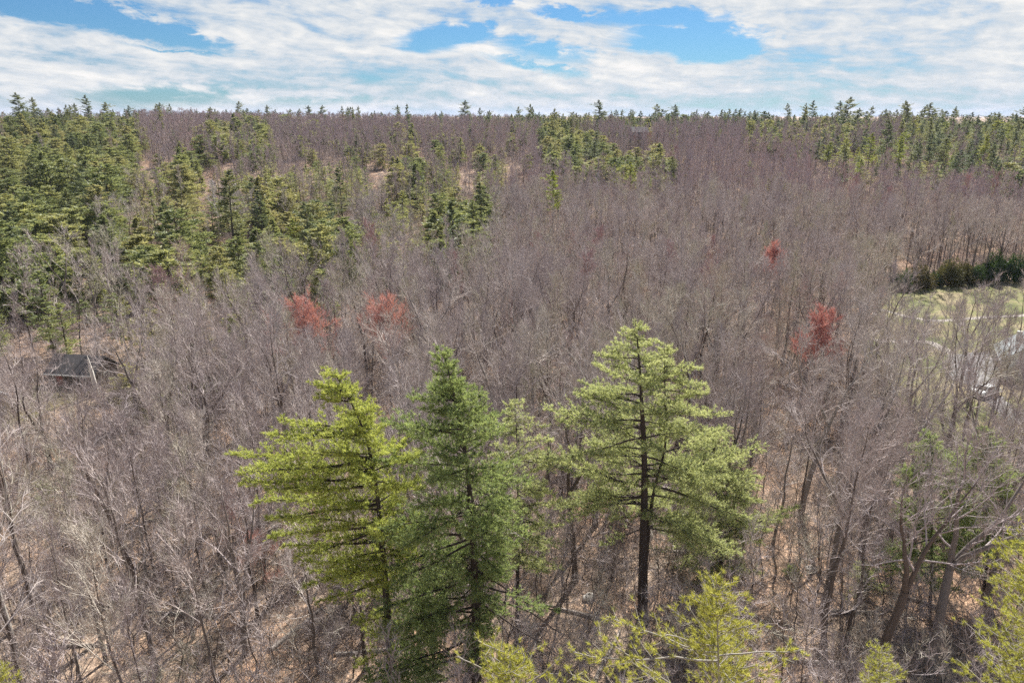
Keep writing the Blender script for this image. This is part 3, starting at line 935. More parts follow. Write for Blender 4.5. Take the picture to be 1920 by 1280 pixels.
put_bare(300, 1275, 'bare maple with a long leaning trunk over the open leaf litter', seed=110, h=17, r0=.20, cb=.4, spread=4.5, limbs=13, crook=.06, wtw=.013, lean=(-.06, 0))
put_bare(200, 1240, 'slim dark bare maple above the open leaf litter at lower left', seed=111, h=15, r0=.15, cb=.5, spread=3.5, limbs=11, crook=.05, wtw=.013)
put_bare(600, 1265, 'bare tree with a pale curved limb under the lowest bough of the left pine', seed=112, h=12, r0=.15, cb=.4, spread=3.5, limbs=12, crook=.09, wtw=.013)
put_bare(460, 1230, 'many branched bare tree below the tips of the left pine boughs', seed=113, h=15, r0=.20, fork=.35, spread=4.5, limbs=14, crook=.08, wtw=.013)
put_bare(1715, 470, 'tall dead looking dark forked tree above the row of evergreen shrubs', seed=114, h=19, r0=.30, cb=.6, spread=3, limbs=7, crook=.05, wtw=.02, tw=1, subs=3)
put_bare(1775, 510, 'pale barked twin tree standing just behind the evergreen shrubs', seed=115, h=13, r0=.16, fork=.25, spread=2.4, limbs=8, crook=.04, wtw=.02, tw=2, subs=3, mats=[M['branchpale']] * 3)
for i, (u, v, hh, ff, lab) in enumerate([(1815, 745, 15, .3, 'bare tree with upswept stems in front of the driveway'), (1700, 740, 14, .35, 'bare tree with a curved fork at the lawn edge'),
                                  (1860, 780, 16, .4, 'bare tree with a stout dark trunk before the grey roofed house'), (1765, 790, 15, .0, 'straight bare tree left of the driveway'),
                                  (1650, 780, 14, .3, 'twiggy bare tree at the left corner of the lawn')]):
    put_bare(u, v, lab, seed=120 + i, h=hh, r0=.20, fork=ff, spread=3.8, limbs=12, crook=.08, wtw=.016)
for u0, v0 in [(1150, 1190)]:
    pass

# red budded maples
for i, (u, vt, hh, sp_r, lab) in enumerate([(592, 600, 15, 5.8, 'pinkish red budding maple just above the top of the left pine'),
                                      (735, 600, 16, 5.6, 'broad dull red budding maple behind the gap between the left and middle pines'),
                                      (1515, 607, 16, 4.0, 'orange-red budding maple, the brightest in the bare stand right of the tallest pine'),
                                      (1440, 478, 15, 4.2, 'small orange-red budding maple deep in the bare stand above the tallest pine')]):
    x, y, z = ground_at(u, vt + (165 if vt > 550 else 95)); hh = zat(y, vt) - z
    tr, cr = bare_tree(140 + i, h=hh, r0=.13, cb=.45, spread=sp_r, limbs=20, wtw=.034, tw=13, crook=.05)
    put_tree('maple_tree', tr, cr, [M['bark'], M['red'], M['limb'] if u < 1000 else M['red']], (x, y, z - .1), 0, lab)
    glade(x, y, (1, .96, .92, .88, .84, .80, .76) if u > 1460 else (1, .96, .925, .89), 3.9)
for i, (u, v, lab) in enumerate([(435, 1010, 'low reddish maple sapling thicket left of the lowest pine boughs'), (600, 1000, 'low red twigged maple seen under the left pine boughs'), (505, 1080, 'small red twigged maple standing among pale brush')]):
    x, y, z = ground_at(u, v + 60)
    tr, cr = bare_tree(150 + i, h=6.5, r0=.07, cb=.25, spread=2.4, limbs=10, wtw=.014, tw=6, crook=.08)
    put_tree('maple_tree', tr, cr, [M['bark'], M['red'], M['limb']], (x, y, z - .1), 0, lab)

FM = [(1215, 300), (1262, 335), (1800, 420), (1590, 425), (1655, 430), (1250, 590), (1310, 665), (1095, 650), (965, 700), (850, 620), (1120, 560), (700, 560), (1390, 640), (1010, 560), (1850, 410), (330, 700), (1330, 560)]
FMD = []
for i in range(3):
    tr, cr = bare_tree(170 + i, h=14, r0=.12, cb=.42, spread=3.4, limbs=12, wtw=.026, tw=7, crook=.05)
    FMD.append((tr.mesh('trunk_maple', [M['bark'], M['redfar'], M['redfar']]), cr.mesh('crown_maple', [M['bark'], M['redfar'], M['redfar']])))
MAPLES = []
for i, (u, v) in enumerate(FM):
    x, y, z = ground_at(u, v)
    MAPLES.append((x, y, z, u, v)); EXCL.append((x, y, 2.6))

# ------------------------------------------------------------------ buildings and yard things
def gable_house(name, loc, rz, L, Wd, wall_h, roof_h, mw, mr, label, chimney=False, over=.35, gable_mat=None):
    root = empty(name, loc, rz); tag(root, label, 'house')
    w = MB()
    w.box((0, 0, wall_h / 2 - .2), (L, Wd, wall_h + .4))
    for s in (-1, 1):
        V = [(s * L / 2, -Wd / 2, wall_h), (s * L / 2, Wd / 2, wall_h), (s * L / 2, 0, wall_h + roof_h - .02),
             (s * (L / 2 - .2), -Wd / 2, wall_h), (s * (L / 2 - .2), Wd / 2, wall_h), (s * (L / 2 - .2), 0, wall_h + roof_h - .02)]
        w.add(V, [(0, 1, 2), (3, 5, 4), (0, 2, 5), (0, 5, 3), (1, 4, 5), (1, 5, 2)])
    link(bpy.data.objects.new('wall', w.mesh('wall', [mw])), root)
    r = MB(); t = .16
    hw = Wd / 2 + over; hl = L / 2 + over
    ze = wall_h - over * roof_h / (Wd / 2)
    for s in (-1, 1):
        V = [(-hl, s * hw, ze + .05), (hl, s * hw, ze + .05), (hl, 0, wall_h + roof_h + .05), (-hl, 0, wall_h + roof_h + .05)]
        V += [(a, b, c + t) for a, b, c in V]
        r.add(V, [(0, 1, 2), (0, 2, 3), (4, 6, 5), (4, 7, 6), (0, 4, 5), (0, 5, 1), (1, 5, 6), (1, 6, 2), (0, 3, 7), (0, 7, 4)])
    ro = link(bpy.data.objects.new('roof', r.mesh('roof', [mr])), root)
    for s in (-1, 1):
        f = MB(); f.box((0, s * (hw + .02), ze + .10), (2 * hl, .04, .2))
        link(bpy.data.objects.new('fascia', f.mesh('fascia', [M['trim']])), ro)
    for s in (-1, 1):
        for k in range(max(2, int(L / 3))):
            x = -L / 2 + (k + .5) * L / max(2, int(L / 3))
            if s == -1 and k == 0:
                q = MB(); q.box((x, s * (Wd / 2 + .03), 1.03), (.95, .06, 2.06))
                link(bpy.data.objects.new('door', q.mesh('door', [M['redwood']])), root); continue
            q = MB(); q.box((x, s * (Wd / 2 + .025), wall_h * .55), (1.1, .05, 1.2))
            wn = link(bpy.data.objects.new('window', q.mesh('window', [M['trim']])), root)
            q = MB(); q.box((x, s * (Wd / 2 + .06), wall_h * .55), (.9, .02, 1.0))
            link(bpy.data.objects.new('pane', q.mesh('pane', [M['glass']])), wn)
    for s in (-1, 1):
        q = MB(); q.box((s * (L / 2 + .025), 0, wall_h * .55), (.05, 1.1, 1.2))
        wn = link(bpy.data.objects.new('window', q.mesh('window', [M['trim']])), root)
        q = MB(); q.box((s * (L / 2 + .06), 0, wall_h * .55), (.02, .9, 1.0))
        link(bpy.data.objects.new('pane', q.mesh('pane', [M['glass']])), wn)
    if chimney:
        q = MB(); q.box((L * .2, Wd * .15, wall_h + roof_h * .9), (.7, .7, 1.8))
        link(bpy.data.objects.new('chimney', q.mesh('chimney', [M['rock']])), ro)
    EXCL.append((loc[0], loc[1], max(L, Wd) * .62))
    return root


x, y, z = ground_at(1895, 700)
gable_house('house', (x + 1.5, y, z), R(62), 8, 6.5, 3.0, 2.6, M['siding'], M['shingle'], 'pale sided house with a grey roof behind bare twigs at the right edge', True)
x, y, z = ground_at(133, 722)
gable_house('cabin', (x + 1.2, y + 1.5, z), R(-8), 7.5, 5, 2.1, 1.9, M['siding_dark'], M['shingle_dark'], 'low cabin with a dark roof beside the white dead tree trunk')
glade(x, y, (.97, .93, .88, .83, .78, .73, .68), 4.5)
x, y, z = ground_at(-25, 790)
gable_house('shed', (x, y + 1, z), R(-28), 5.5, 4.2, 2.6, 1.4, M['siding_tan'], M['shingle_dark'], 'tan walled shed with a dark roof cut by the left edge')
x, y, z = ground_at(1195, 276)
gable_house('far_house', (x, y, z + 4.6), R(12), 10, 7.5, 4.2, 2.6, M['siding_dark'], M['shingle_dark'], 'distant grey roofed house among hemlocks on the far slope')


def make_car(loc, rz, label):
    root = empty('parked_car', loc, rz); tag(root, label, 'car')
    b = MB()
    prof = [(-2.15, .35), (-2.2, .75), (-2.0, .95), (-1.35, 1.02), (-.75, 1.48), (.75, 1.52), (1.45, 1.05), (2.1, .92), (2.25, .7), (2.2, .35)]
    n = len(prof)
    V = []
    for s in (-1, 1):
        for (px_, pz) in prof:
            V.append((px_, s * (.88 if pz < 1.1 else .70), pz))
    F = []
    for i in range(n):
        j = (i + 1) % n
        F += [(i, j, n + j), (i, n + j, n + i)]
    for k in range(1, n - 1):
        F += [(0, k + 1, k), (n, n + k, n + k + 1)]
    b.add(V, F)
    link(bpy.data.objects.new('body', b.mesh('body', [M['carpaint']])), root)
    w = MB()
    for s in (-1, 1):
        w.add([(-.95, s * .80, 1.10), (1.2, s * .80, 1.10), (.7, s * .735, 1.42), (-.7, s * .735, 1.40)], [(0, 1, 2), (0, 2, 3)])
    w.add([(1.42, -.70, 1.10), (1.42, .70, 1.10), (.83, .62, 1.50), (.83, -.62, 1.50)], [(0, 1, 2), (0, 2, 3)])
    w.add([(-1.30, -.70, 1.10), (-1.30, .70, 1.10), (-.83, .62, 1.47), (-.83, -.62, 1.47)], [(0, 1, 2), (0, 2, 3)])
    link(bpy.data.objects.new('windows', w.mesh('windows', [M['glass']])), root)
    for sx in (-1.35, 1.4):
        for s in (-1, 1):
            q = MB(); t = np.linspace(0, 1, 2)[:, None]
            tube(q, np.array([[sx, s * .72, .33], [sx, s * .86, .33], [sx, s * .93, .33], [sx, s * .935, .33]]), [.33, .33, .31, .01], 14, 0, False)
            link(bpy.data.objects.new('wheel', q.mesh('wheel', [M['tyre']])), root)
    for s in (-1, 1):
        q = MB(); q.box((2.2, s * .62, .74), (.08, .3, .14))
        link(bpy.data.objects.new('headlight', q.mesh('headlight', [M['trim']])), root)
    EXCL.append((loc[0], loc[1], 3))
    return root


x, y, z = ground_at(1846, 742)
make_car((x, y, z + .1), R(25), 'white parked car at the near end of the driveway behind twigs')
x, y, z = ground_at(1222, 283)
make_car((x, y, z), R(-8), 'tiny white car on the far slope below the distant grey roofed house')

# white snag
rng = np.random.default_rng(5)
x, y, z = ground_at(183, 742)
root = empty('dead_tree', (x, y, z)); tag(root, 'white bleached dead tree trunk with a pointed broken top beside the cabin', 'tree')
tr = MB(); P = polyline(rng, (0, 0, -.3), (-.05, 0, 1), 6.4, 10, .012, .02)
tube(tr, P, [.38, .34, .33, .31, .31, .28, .27, .22, .16, .10, .01], 9)
link(bpy.data.objects.new('trunk', tr.mesh('trunk', [M['white']])), root)
br = MB()
for k in range(6):
    zz = rng.uniform(1.8, 5.2); a = rng.uniform(0, 6.28)
    Q = polyline(rng, (P[0][0], P[0][1], zz), (cos(a), sin(a), .3), rng.uniform(.5, 1.3), 4, .1, 0)
    tube(br, Q, np.linspace(.06, .012, 5), 5)
link(bpy.data.objects.new('branch_stubs', br.mesh('branch_stubs', [M['white']])), root)
glade(x, y, (1, .96, .92, .87, .82, .77, .72, .67, .62), 3.4)


def boulder(loc, r, label, seed, group=None):
    rng = np.random.default_rng(seed)
    mb = MB()
    nu, nv = 14, 9
    ph = rng.uniform(0, 6, 6)
    V = []
    for j in range(nv + 1):
        for i in range(nu):
            th = pi * j / nv; a = 2 * pi * i / nu
            d = np.array([sin(th) * cos(a), sin(th) * sin(a), cos(th)])
            k = 1 + .16 * sin(3 * d[0] + ph[0]) + .13 * sin(4 * d[1] + ph[1]) + .1 * sin(5 * d[2] + ph[2] + 2 * d[0]) + .03 * sin(11 * d[0] + 9 * d[1])
            V.append(d * k * r * np.array([1.25, .95, .65]))
    F = []
    for j in range(nv):
        for i in range(nu):
            a = j * nu + i; b = j * nu + (i + 1) % nu
            F += [(a, b, b + nu), (a, b + nu, a + nu)]
    mb.add(V, F, 0, True)
    o = link(bpy.data.objects.new('boulder', mb.mesh('boulder', [M['rock']])))
    o.location = loc; o.rotation_euler = (0, 0, rng.uniform(0, 6))
    return tag(o, label, 'rock', group)


for i, (u, v, r, lab) in enumerate([(202, 726, .55, 'pale rounded boulder right of the white dead trunk'), (1105, 1125, .5, 'pale boulder in the brush left of the thick bare pine trunk'),
                              (1640, 592, .6, 'pale boulder beside the garden path where it enters the trees'), (1520, 1070, .4, 'small pale rock among brush right of the pale drooping pine')]):
    x, y, z = ground_at(u, v)
    boulder((x, y, z + r * .25), r, lab, 300 + i)

# conifers that stand out in the middle distance: kind, direction of foot, rows of foot and top
CONS = [('pine_tree', 'p', 495, 462, 355, 'tall tiered light green pine standing above the clump left of centre', .95, 1),
          ('pine_tree', 'y', 555, 500, 408, 'broad tiered yellowish pine in front of the clump left of centre', 1.1, 0),
          ('pine_tree', 'y', 1035, 440, 318, 'yellow-green flat topped pine alone above the bare stand at centre', .85, 2),
          ('pine_tree', 'y', 1150, 372, 305, 'yellow crowned pine, left one of the yellow row below the hemlocks', 1.2, 0),
          ('pine_tree', 'y', 1180, 370, 303, 'yellow crowned pine, second from left in the row below the hemlocks', 1.1, 2),
          ('pine_tree', 'y', 1235, 376, 312, 'yellow crowned pine, rightmost of the yellow row below the hemlocks', 1.3, 0),
          ('pine_tree', 'p', 1655, 335, 224, 'tallest spire topped pine of the upper right group', .8, 2),
          ('pine_tree', 'y', 1625, 330, 248, 'yellow lit pine on the left shoulder of the spire topped pine', .9, 0),
          ('pine_tree', 'y', 1680, 328, 255, 'yellow-green pine on the right shoulder of the spire topped pine', .9, 1),
          ('pine_tree', 'p', 1735, 328, 250, 'dense dark sided pine right of the spire topped pine', 1.1, 0),
          ('pine_tree', 'p', 1762, 332, 258, 'green pine leaning against the dense dark sided pine', 1.0, 3),
          ('pine_tree', 'y', 1838, 330, 252, 'lone tiered pine near the upper right edge with yellow tips', .9, 1),
          ('pine_tree', 'y', 1550, 318, 265, 'pale yellow rounded pine at the left end of the upper right group', 1.2, 0),
          ('hemlock_tree', 'h', 1880, 358, 305, 'dark round hemlock at the foot of the upper right stand', 1.5, 1),
          ('hemlock_tree', 'h', 1900, 365, 318, 'second dark hemlock at the foot of the upper right stand, by the edge', 1.4, 3),
          ('pine_tree', 'p', 135, 350, 302, 'pale green flat branched pine halfway up the left hillside', 1.3, 3),
          ('pine_tree', 'p', 305, 258, 194, 'lone dark pine breaking the skyline left of centre', .9, 2),
          ('pine_tree', 'p', 506, 250, 196, 'small lone dark pine spire on the skyline above the green clump', .8, 2),
          ('pine_tree', 'p', 748, 262, 196, 'left one of the twin dark pines on the skyline', .75, 2),
          ('pine_tree', 'p', 765, 262, 194, 'right one of the twin dark pines on the skyline', .75, 1),
          ('pine_tree', 'p', 645, 255, 198, 'left end pine of the skyline row of four', .7, 1),
          ('pine_tree', 'p', 655, 255, 199, 'second pine of the skyline row of four', .6, 2),
          ('pine_tree', 'p', 664, 255, 200, 'third pine of the skyline row of four', .6, 1),
          ('pine_tree', 'p', 674, 255, 198, 'right end pine of the skyline row of four', .6, 2),
          ('hemlock_tree', 'h', 330, 490, 425, 'dark pointed hemlock standing proud of the clump below the brown slope', 1.0, 0),
          ('hemlock_tree', 'h', 490, 280, 232, 'rounded dark hemlock high on the middle slope', 1.3, 1),
          ('hemlock_tree', 'h', 440, 262, 212, 'dark hemlock just left of the rounded one high on the slope', 1.1, 0),
          ('hemlock_tree', 'h', 395, 265, 225, 'dark hemlock with a spreading side, left of the high pair', 1.3, 1),
          ('hemlock_tree', 'h', 348, 362, 290, 'tall rounded hemlock beside an orange leaf patch on the brown slope', 1.2, 1),
          ('hemlock_tree', 'h', 378, 362, 300, 'narrow hemlock right of the tall rounded one on the brown slope', .9, 0),
          ('hemlock_tree', 'o', 890, 500, 372, 'shaggy olive conifer in the clump above the middle pine', 1.2, 1),
          ('hemlock_tree', 'o', 840, 480, 420, 'pointed yellow-green conifer tip left of the shaggy olive one', 1.0, 1),
          ('hemlock_tree', 'o', 165, 612, 560, 'bright olive young hemlock on its own below the hillside', 1.6, 0),
          ('hemlock_tree', 'o', 350, 600, 528, 'thin olive hemlock in front of the dark clump', 1.3, 1),
          ('hemlock_tree', 'o', 430, 580, 505, 'bushy green hemlock at the lower edge of the dark clump', 1.5, 2),
          ('hemlock_tree', 'o', 455, 575, 512, 'narrow green hemlock touching the bushy one', 1.2, 1),
          ('hemlock_tree', 'o', 90, 960, 900, 'low olive conifer below the multi-stemmed tree at the left', 1.4, 2)]
for a in CONS:
    x, y, z = ground_at(a[2], a[3]); q_ = math.hypot(x, y)
    if q_ > 585: x, y = x * 585 / q_, y * 585 / q_
    d_ = 5.0 / max(q_, 50)
    glade(x, y, (1, 1 - d_ * .9, 1 - d_ * 1.9, 1 - d_ * 2.8), 3.3)

# ------------------------------------------------------------------ forest layout
POLY = dict(
    hillL=[(-400, 215), (60, 205), (250, 205), (262, 300), (250, 345), (205, 360), (150, 380), (100, 420), (110, 500), (60, 545), (-400, 560)],
    hillL2=[(100, 400), (205, 360), (290, 430), (330, 470), (220, 500), (110, 500)],
    mid=[(470, 350), (560, 360), (640, 375), (685, 430), (680, 480), (600, 515), (480, 520), (400, 520), (250, 505), (230, 470), (310, 440), (400, 420), (470, 400)],
    knot1=[(330, 290), (385, 290), (385, 360), (335, 365)],
    knot2=[(375, 215), (505, 215), (505, 275), (470, 285), (400, 265)],
    knot3=[(700, 290), (830, 290), (835, 345), (700, 350)],
    knot4=[(1005, 235), (1060, 232), (1130, 255), (1180, 270), (1270, 285), (1265, 318), (1130, 315), (1070, 320), (1020, 300)],
    knot5=[(815, 370), (915, 370), (930, 440), (880, 500), (820, 500)],
    knot6=[(1170, 215), (1220, 215), (1220, 245), (1170, 245)],
    knot7=[(1395, 228), (1520, 222), (1640, 235), (1600, 262), (1490, 272), (1400, 258)],
    olive=[(250, 300), (500, 280), (700, 290), (960, 290), (950, 370), (800, 470), (700, 500), (690, 400), (560, 350), (480, 345), (400, 430), (290, 430), (250, 380)],
    yel=[(1120, 305), (1300, 308), (1290, 335), (1200, 345), (1120, 335)],
    pineR=[(1690, 205), (2400, 205), (2400, 345), (1880, 350), (1840, 320), (1760, 330), (1700, 320), (1710, 260)],
    pineR2=[(1525, 262), (1620, 262), (1700, 235), (1710, 320), (1600, 325), (1530, 310)],
    low=[(230, 490), (700, 490), (720, 560), (520, 590), (230, 580)],
    ridge=[(260, 205), (1000, 205), (1000, 300), (260, 300)],
    clear1=[(250, 300), (290, 300), (285, 345), (255, 350)], clear2=[(365, 335), (420, 335), (420, 360), (365, 360)],
    clear3=[(380, 400), (430, 400), (425, 425), (385, 425)], clear4=[(560, 320), (625, 320), (620, 345), (560, 345)],
    clear5=[(860, 312), (905, 312), (905, 352), (862, 352)], clear6=[(690, 320), (725, 320), (730, 365), (690, 370)],
    clear7=[(945, 305), (985, 305), (985, 335), (950, 340)], clear8=[(130, 430), (185, 430), (190, 475), (130, 470)], clear9=[(118, 520), (165, 520), (160, 555), (118, 550)],
    openL=[(70, 1170), (280, 1150), (300, 1300), (60, 1300)],
)
POLY = {k: np.array(v, float) for k, v in POLY.items()}
PROB = dict(hillL=.90, hillL2=.6, mid=.85, knot1=.9, knot2=.75, knot3=.7, knot4=.92, knot5=.6, knot6=.9, knot7=.6, olive=.46, yel=.2, pineR=.62, pineR2=.30, low=.28, ridge=.10)
rng = np.random.default_rng(2024)


def scatter(sp, r0, r1, amax=42):
    xs = np.arange(-r1 * .68, r1 * .68, sp); ys = np.arange(r0 * .7, r1, sp)
    Xg, Yg = np.meshgrid(xs, ys)
    Xg = Xg + rng.uniform(-.48, .48, Xg.shape) * sp; Yg = Yg + rng.uniform(-.48, .48, Yg.shape) * sp
    x, y = Xg.ravel(), Yg.ravel()
    r = np.hypot(x, y); a = np.degrees(np.arctan2(x, y))
    k = (r >= r0) & (r < r1) & (np.abs(a) < amax)
    return x[k], y[k]


def keep_out(x, y, pad=0.0):
    k = np.ones(len(x), bool)
    for ex, ey, er in EXCL:
        k &= np.hypot(x - ex, y - ey) > er + pad
    return k


parts_ = [scatter(4.3, 24, 130, 46), scatter(4.6, 130, 330), scatter(5.2, 330, 760, 40)]
fx = np.concatenate([p[0] for p in parts_]); fy = np.concatenate([p[1] for p in parts_])
k = keep_out(fx, fy); fx, fy = fx[k], fy[k]
fz = H(fx, fy)
bu, bv = proj(fx, fy, fz)
mu, mv = proj(fx, fy, fz + 9.0)
kind = np.zeros(len(fx), int)                       # 0 bare, 1 hemlock, 2 pine, 3 yellow pine, 4 olive hemlock
rr_ = rng.random(len(fx))
for nme, p in PROB.items():
    ins = inpoly(mu, mv, POLY[nme])
    hit = ins & (rr_ < p)
    if nme in ('pineR', 'pineR2'):
        kind[hit] = np.where(rng.random(hit.sum()) < .45, 2, 4)
        kind[hit & (rng.random(len(fx)) < .15)] = 3
    elif nme == 'yel':
        kind[hit] = 4
    elif nme == 'ridge':
        kind[hit & (kind == 0)] = 1
    elif nme in ('olive', 'low'):
        kind[hit & (kind == 0)] = 4
    else:
        kind[hit] = np.where(rng.random(hit.sum()) < .88, 1, 2)
rad_ = np.hypot(fx, fy)
# skyline pines
sky_band = rad_ > 500
pr_sky = np.interp(mu, [0, 40, 250, 270, 620, 900, 980, 1900], [.25, .5, .5, .26, .34, .45, .85, .9])
hit = sky_band & (rng.random(len(fx)) < pr_sky)
kind[hit] = np.where(rng.random(hit.sum()) < .5, 2, 1)
kind[sky_band & ~hit] = 0
# stray conifers
stray = (kind == 0) & (rad_ > 270) & (rad_ < 480) & (rng.random(len(fx)) < .010) & ((mu > 1000) | (mv < 330))
kind[stray] = 4
lowolive = (kind == 0) & inpoly(mu, mv, np.array([(-100, 560), (500, 520), (480, 640), (100, 690), (-100, 660)], float)) & (rng.random(len(fx)) < .24)
kind[lowolive] = 4
ok = np.ones(len(fx), bool)
tu_, tv_ = proj(fx, fy, fz + 14.0)
for q_ in ('hillL', 'mid', 'knot1', 'knot4', 'knot5', 'pineR2', 'pineR'):
    ok &= ~((kind == 0) & inpoly(tu_, tv_, POLY[q_]) & (rng.random(len(fx)) < .75))
for c in [q for q in POLY if q.startswith('clear')]:
    ok &= ~(inpoly(bu, bv - 3, POLY[c]) | (inpoly(mu, mv, POLY[c]) & (rng.random(len(fx)) < .6)))
ok &= ~(inpoly(bu, bv, POLY['openL']) & (rng.random(len(fx)) < .75))
lawnP = np.array(LAWN)
inl = inpoly(fx, fy, lawnP)
ok &= ~(inl & ((bv < 640) | (rng.random(len(fx)) < .62)))
ok &= ~((fx > -14) & (fx < 20) & (fy < 34))
ok &= ~((kind == 0) & (fx > 1.5) & (fx < 22) & (fy < 51) & (rng.random(len(fx)) < .9))
ok &= ~((kind == 0) & (fx > -17) & (fx <= 3) & (fy < 38))
ok &= ~((kind == 0) & (fx > 12) & (fx < 23) & (fy < 56))
ok &= ~((np.hypot(fx, fy) < 27))
ok &= ~((kind == 0) & (bu > 70) & (bu < 260) & (bv > 700) & (bv < 960) & (tv_ < 705) & (rng.random(len(fx)) < .8))
ok &= ~((kind == 0) & (bu > -60) & (bu < 60) & (bv > 740) & (bv < 980) & (tv_ < 770) & (rng.random(len(fx)) < .7))
ok &= ~((kind == 0) & (bu > 1480) & (bv > 1080) & (rng.random(len(fx)) < .22))
ok &= ~((kind == 0) & (bu > 1690) & (bu < 1920) & (bv > 1100) & (rng.random(len(fx)) < .5))
cab = inpoly(bu, bv, np.array([(-60, 700), (250, 700), (250, 800), (60, 850), (-60, 850)], float)) & (rng.random(len(fx)) < .6)
ok &= ~cab
ok &= ~((kind == 0) & (rng.random(len(fx)) < np.where(inpoly(mu, mv, POLY['olive']), .42, .12)))
tu_, tv_ = proj(fx, fy, fz + 14.5)
ok &= ~((kind == 0) & (bu > 1680) & (bv > 555) & (tv_ < 575) & (rng.random(len(fx)) < np.where(bv > 700, .6, .85)))
# big crowns keep their distance
ci = np.where((kind > 0) & ok)[0]
big_r = np.where((kind == 2) | (kind == 3), 5.2, 5.3) * np.where(rad_ > 480, .5, 1.0) * np.where(kind == 4, .8, 1.0)
for i in ci:
    if not ok[i]: continue
    d_ = np.hypot(fx - fx[i], fy - fy[i])
    close = (d_ < big_r[i] * rng.uniform(.75, 1.2)) & (np.arange(len(fx)) != i)
    ok[close & (kind > 0)] = False
    ok[close & (d_ < 3.6)] = False
    ok[(d_ < 3.4) & (kind == 0)] = False
fx, fy, fz, kind, mu, mv, bu, bv, rad_ = [q[ok] for q in (fx, fy, fz, kind, mu, mv, bu, bv, rad_)]
order = np.argsort(rad_)
fx, fy, fz, kind, mu, mv, bu, bv, rad_ = [q[order] for q in (fx, fy, fz, kind, mu, mv, bu, bv, rad_)]
print('trees', len(fx), np.bincount(kind))

# ------------------------------------------------------------------ protos
bare_near = [bare_tree(200 + i, h=[16, 17.5, 15, 16.5, 14.5, 17][i], r0=[.16, .20, .13, .17, .13, .19][i], cb=[.42, .45, .5, .4, .38, .45][i], spread=[3.6, 4.4, 2.8, 4.0, 3.2, 4.2][i],
                       limbs=[12, 13, 11, 13, 11, 12][i], fork=[0, .45, 0, 0, 0, .5][i], crook=[.05, .08, .045, .07, .06, .08][i], wtw=.014, tw=6, a0=[50, 60, 42, 55, 50, 58][i]) for i in range(6)]
bare_mid = [bare_tree(220 + i, h=[14.5, 15.5, 14, 15, 12.5, 16.5][i], r0=[.14, .17, .12, .15, .15, .13][i], cb=[.45, .42, .5, .45, .3, .62][i], spread=[2.9, 3.6, 2.3, 3.2, 4.4, 2.0][i],
                      limbs=[10, 10, 10, 10, 12, 8][i], subs=5, crook=[.05, .05, .04, .06, .09, .035][i], fork=[0, .45, 0, 0, .35, 0][i], wtw=.026, tw=[5, 5, 5, 5, 5, 3][i], detail=.8, a0=[45, 55, 38, 50, 68, 32][i], thick=[1, 1, 1, 1, 1.6, 1][i]) for i in range(6)]
bare_far = [bare_tree(240 + i, h=14, r0=.14, cb=.40, spread=[2.8, 3.3, 2.4][i], limbs=9, subs=4, crook=.05, wtw=.05, tw=3, detail=.7) for i in range(3)]
saps = [bare_tree(260 + i, h=[6.5, 8.0, 5.0, 7.0][i], r0=[.05, .06, .04, .05][i], cb=[.3, .35, .2, .3][i], spread=[1.5, 1.8, 1.6, 2.0][i], limbs=8, subs=4, tw=4, wtw=.012, crook=.09, detail=.7, fork=[0, 0, .15, .3][i]) for i in range(4)]
hem = [conifer(400 + i, h=[13, 11.5, 14, 10][i], rad=[3.9, 3.9, 4.1, 3.6][i], cb=.06, nb=[100, 96, 105, 90][i], per=58, leaf=.62, lw=.19, droop=.16, shape=['cone', 'oval', 'oval', 'oval'][i], asym=.25, tips=.38) for i in range(4)]
oli = [conifer(420 + i, h=[10, 11.5, 9][i], rad=[2.4, 2.2, 2.6][i], cb=.14, nb=62, per=30, leaf=.5, lw=.12, droop=.12, shape=['oval', 'cone', 'oval'][i], asym=.3, tips=.3) for i in range(3)]
pin = [conifer(440 + i, h=[19, 17, 20, 16][i], rad=[3.6, 3.2, 3.4, 3.8][i], cb=[.35, .3, .4, .3][i], nb=[80, 76, 84, 80][i], per=46, leaf=.68, lw=.17, droop=-.02, shape='pine' if i != 1 else 'cone', layered=True, asym=.3) for i in range(4)]


def join2(tr, cr):
    mb = MB(); mb.merge(tr); mb.merge(cr); return mb


def protomesh(lst, mats, nm):
    return [(a.mesh('trunk_' + nm, mats), b.mesh('crown_' + nm, mats), join2(a, b).mesh(nm, mats)) for a, b in lst]


PM = {
    'bare_near': protomesh(bare_near, [M['bark'], M['twig'], M['limb']], 'hardwood'),
    'bare_mid': protomesh(bare_mid, [M['bark'], M['twig'], M['limb']], 'hardwood_slim'),
    'sap': protomesh(saps, [M['bark'], M['twig'], M['limb']], 'sapling'),
    'hem': protomesh(hem, [PB, M['hemlock']], 'hemlock'),
    'oli': protomesh(oli, [PB, M['hemlock']], 'young_hemlock'),
    'pin': protomesh(pin, [PB, M['pinefar']], 'pine'),
    'yel': protomesh(pin[:3], [PB, M['pineyel']], 'yellow_pine'),
}


def copy_tree(name, pm, loc, rz, sc, label, group, parts=True, tilt=(0, 0)):
    if parts:
        o = bpy.data.objects.new(name, None); o.empty_display_size = .3
        for nm, me in (('trunk', pm[0]), ('crown', pm[1])):
            c = bpy.data.objects.new(nm, me); COL.objects.link(c); c.parent = o
    else:
        o = bpy.data.objects.new(name, pm[2])
    o.location = loc; o.rotation_euler = (tilt[0], tilt[1], rz); o.scale = sc
    COL.objects.link(o)
    return tag(o, label, 'tree', group)


def side_word(u):
    return 'left' if u < 640 else ('middle' if u < 1280 else 'right')


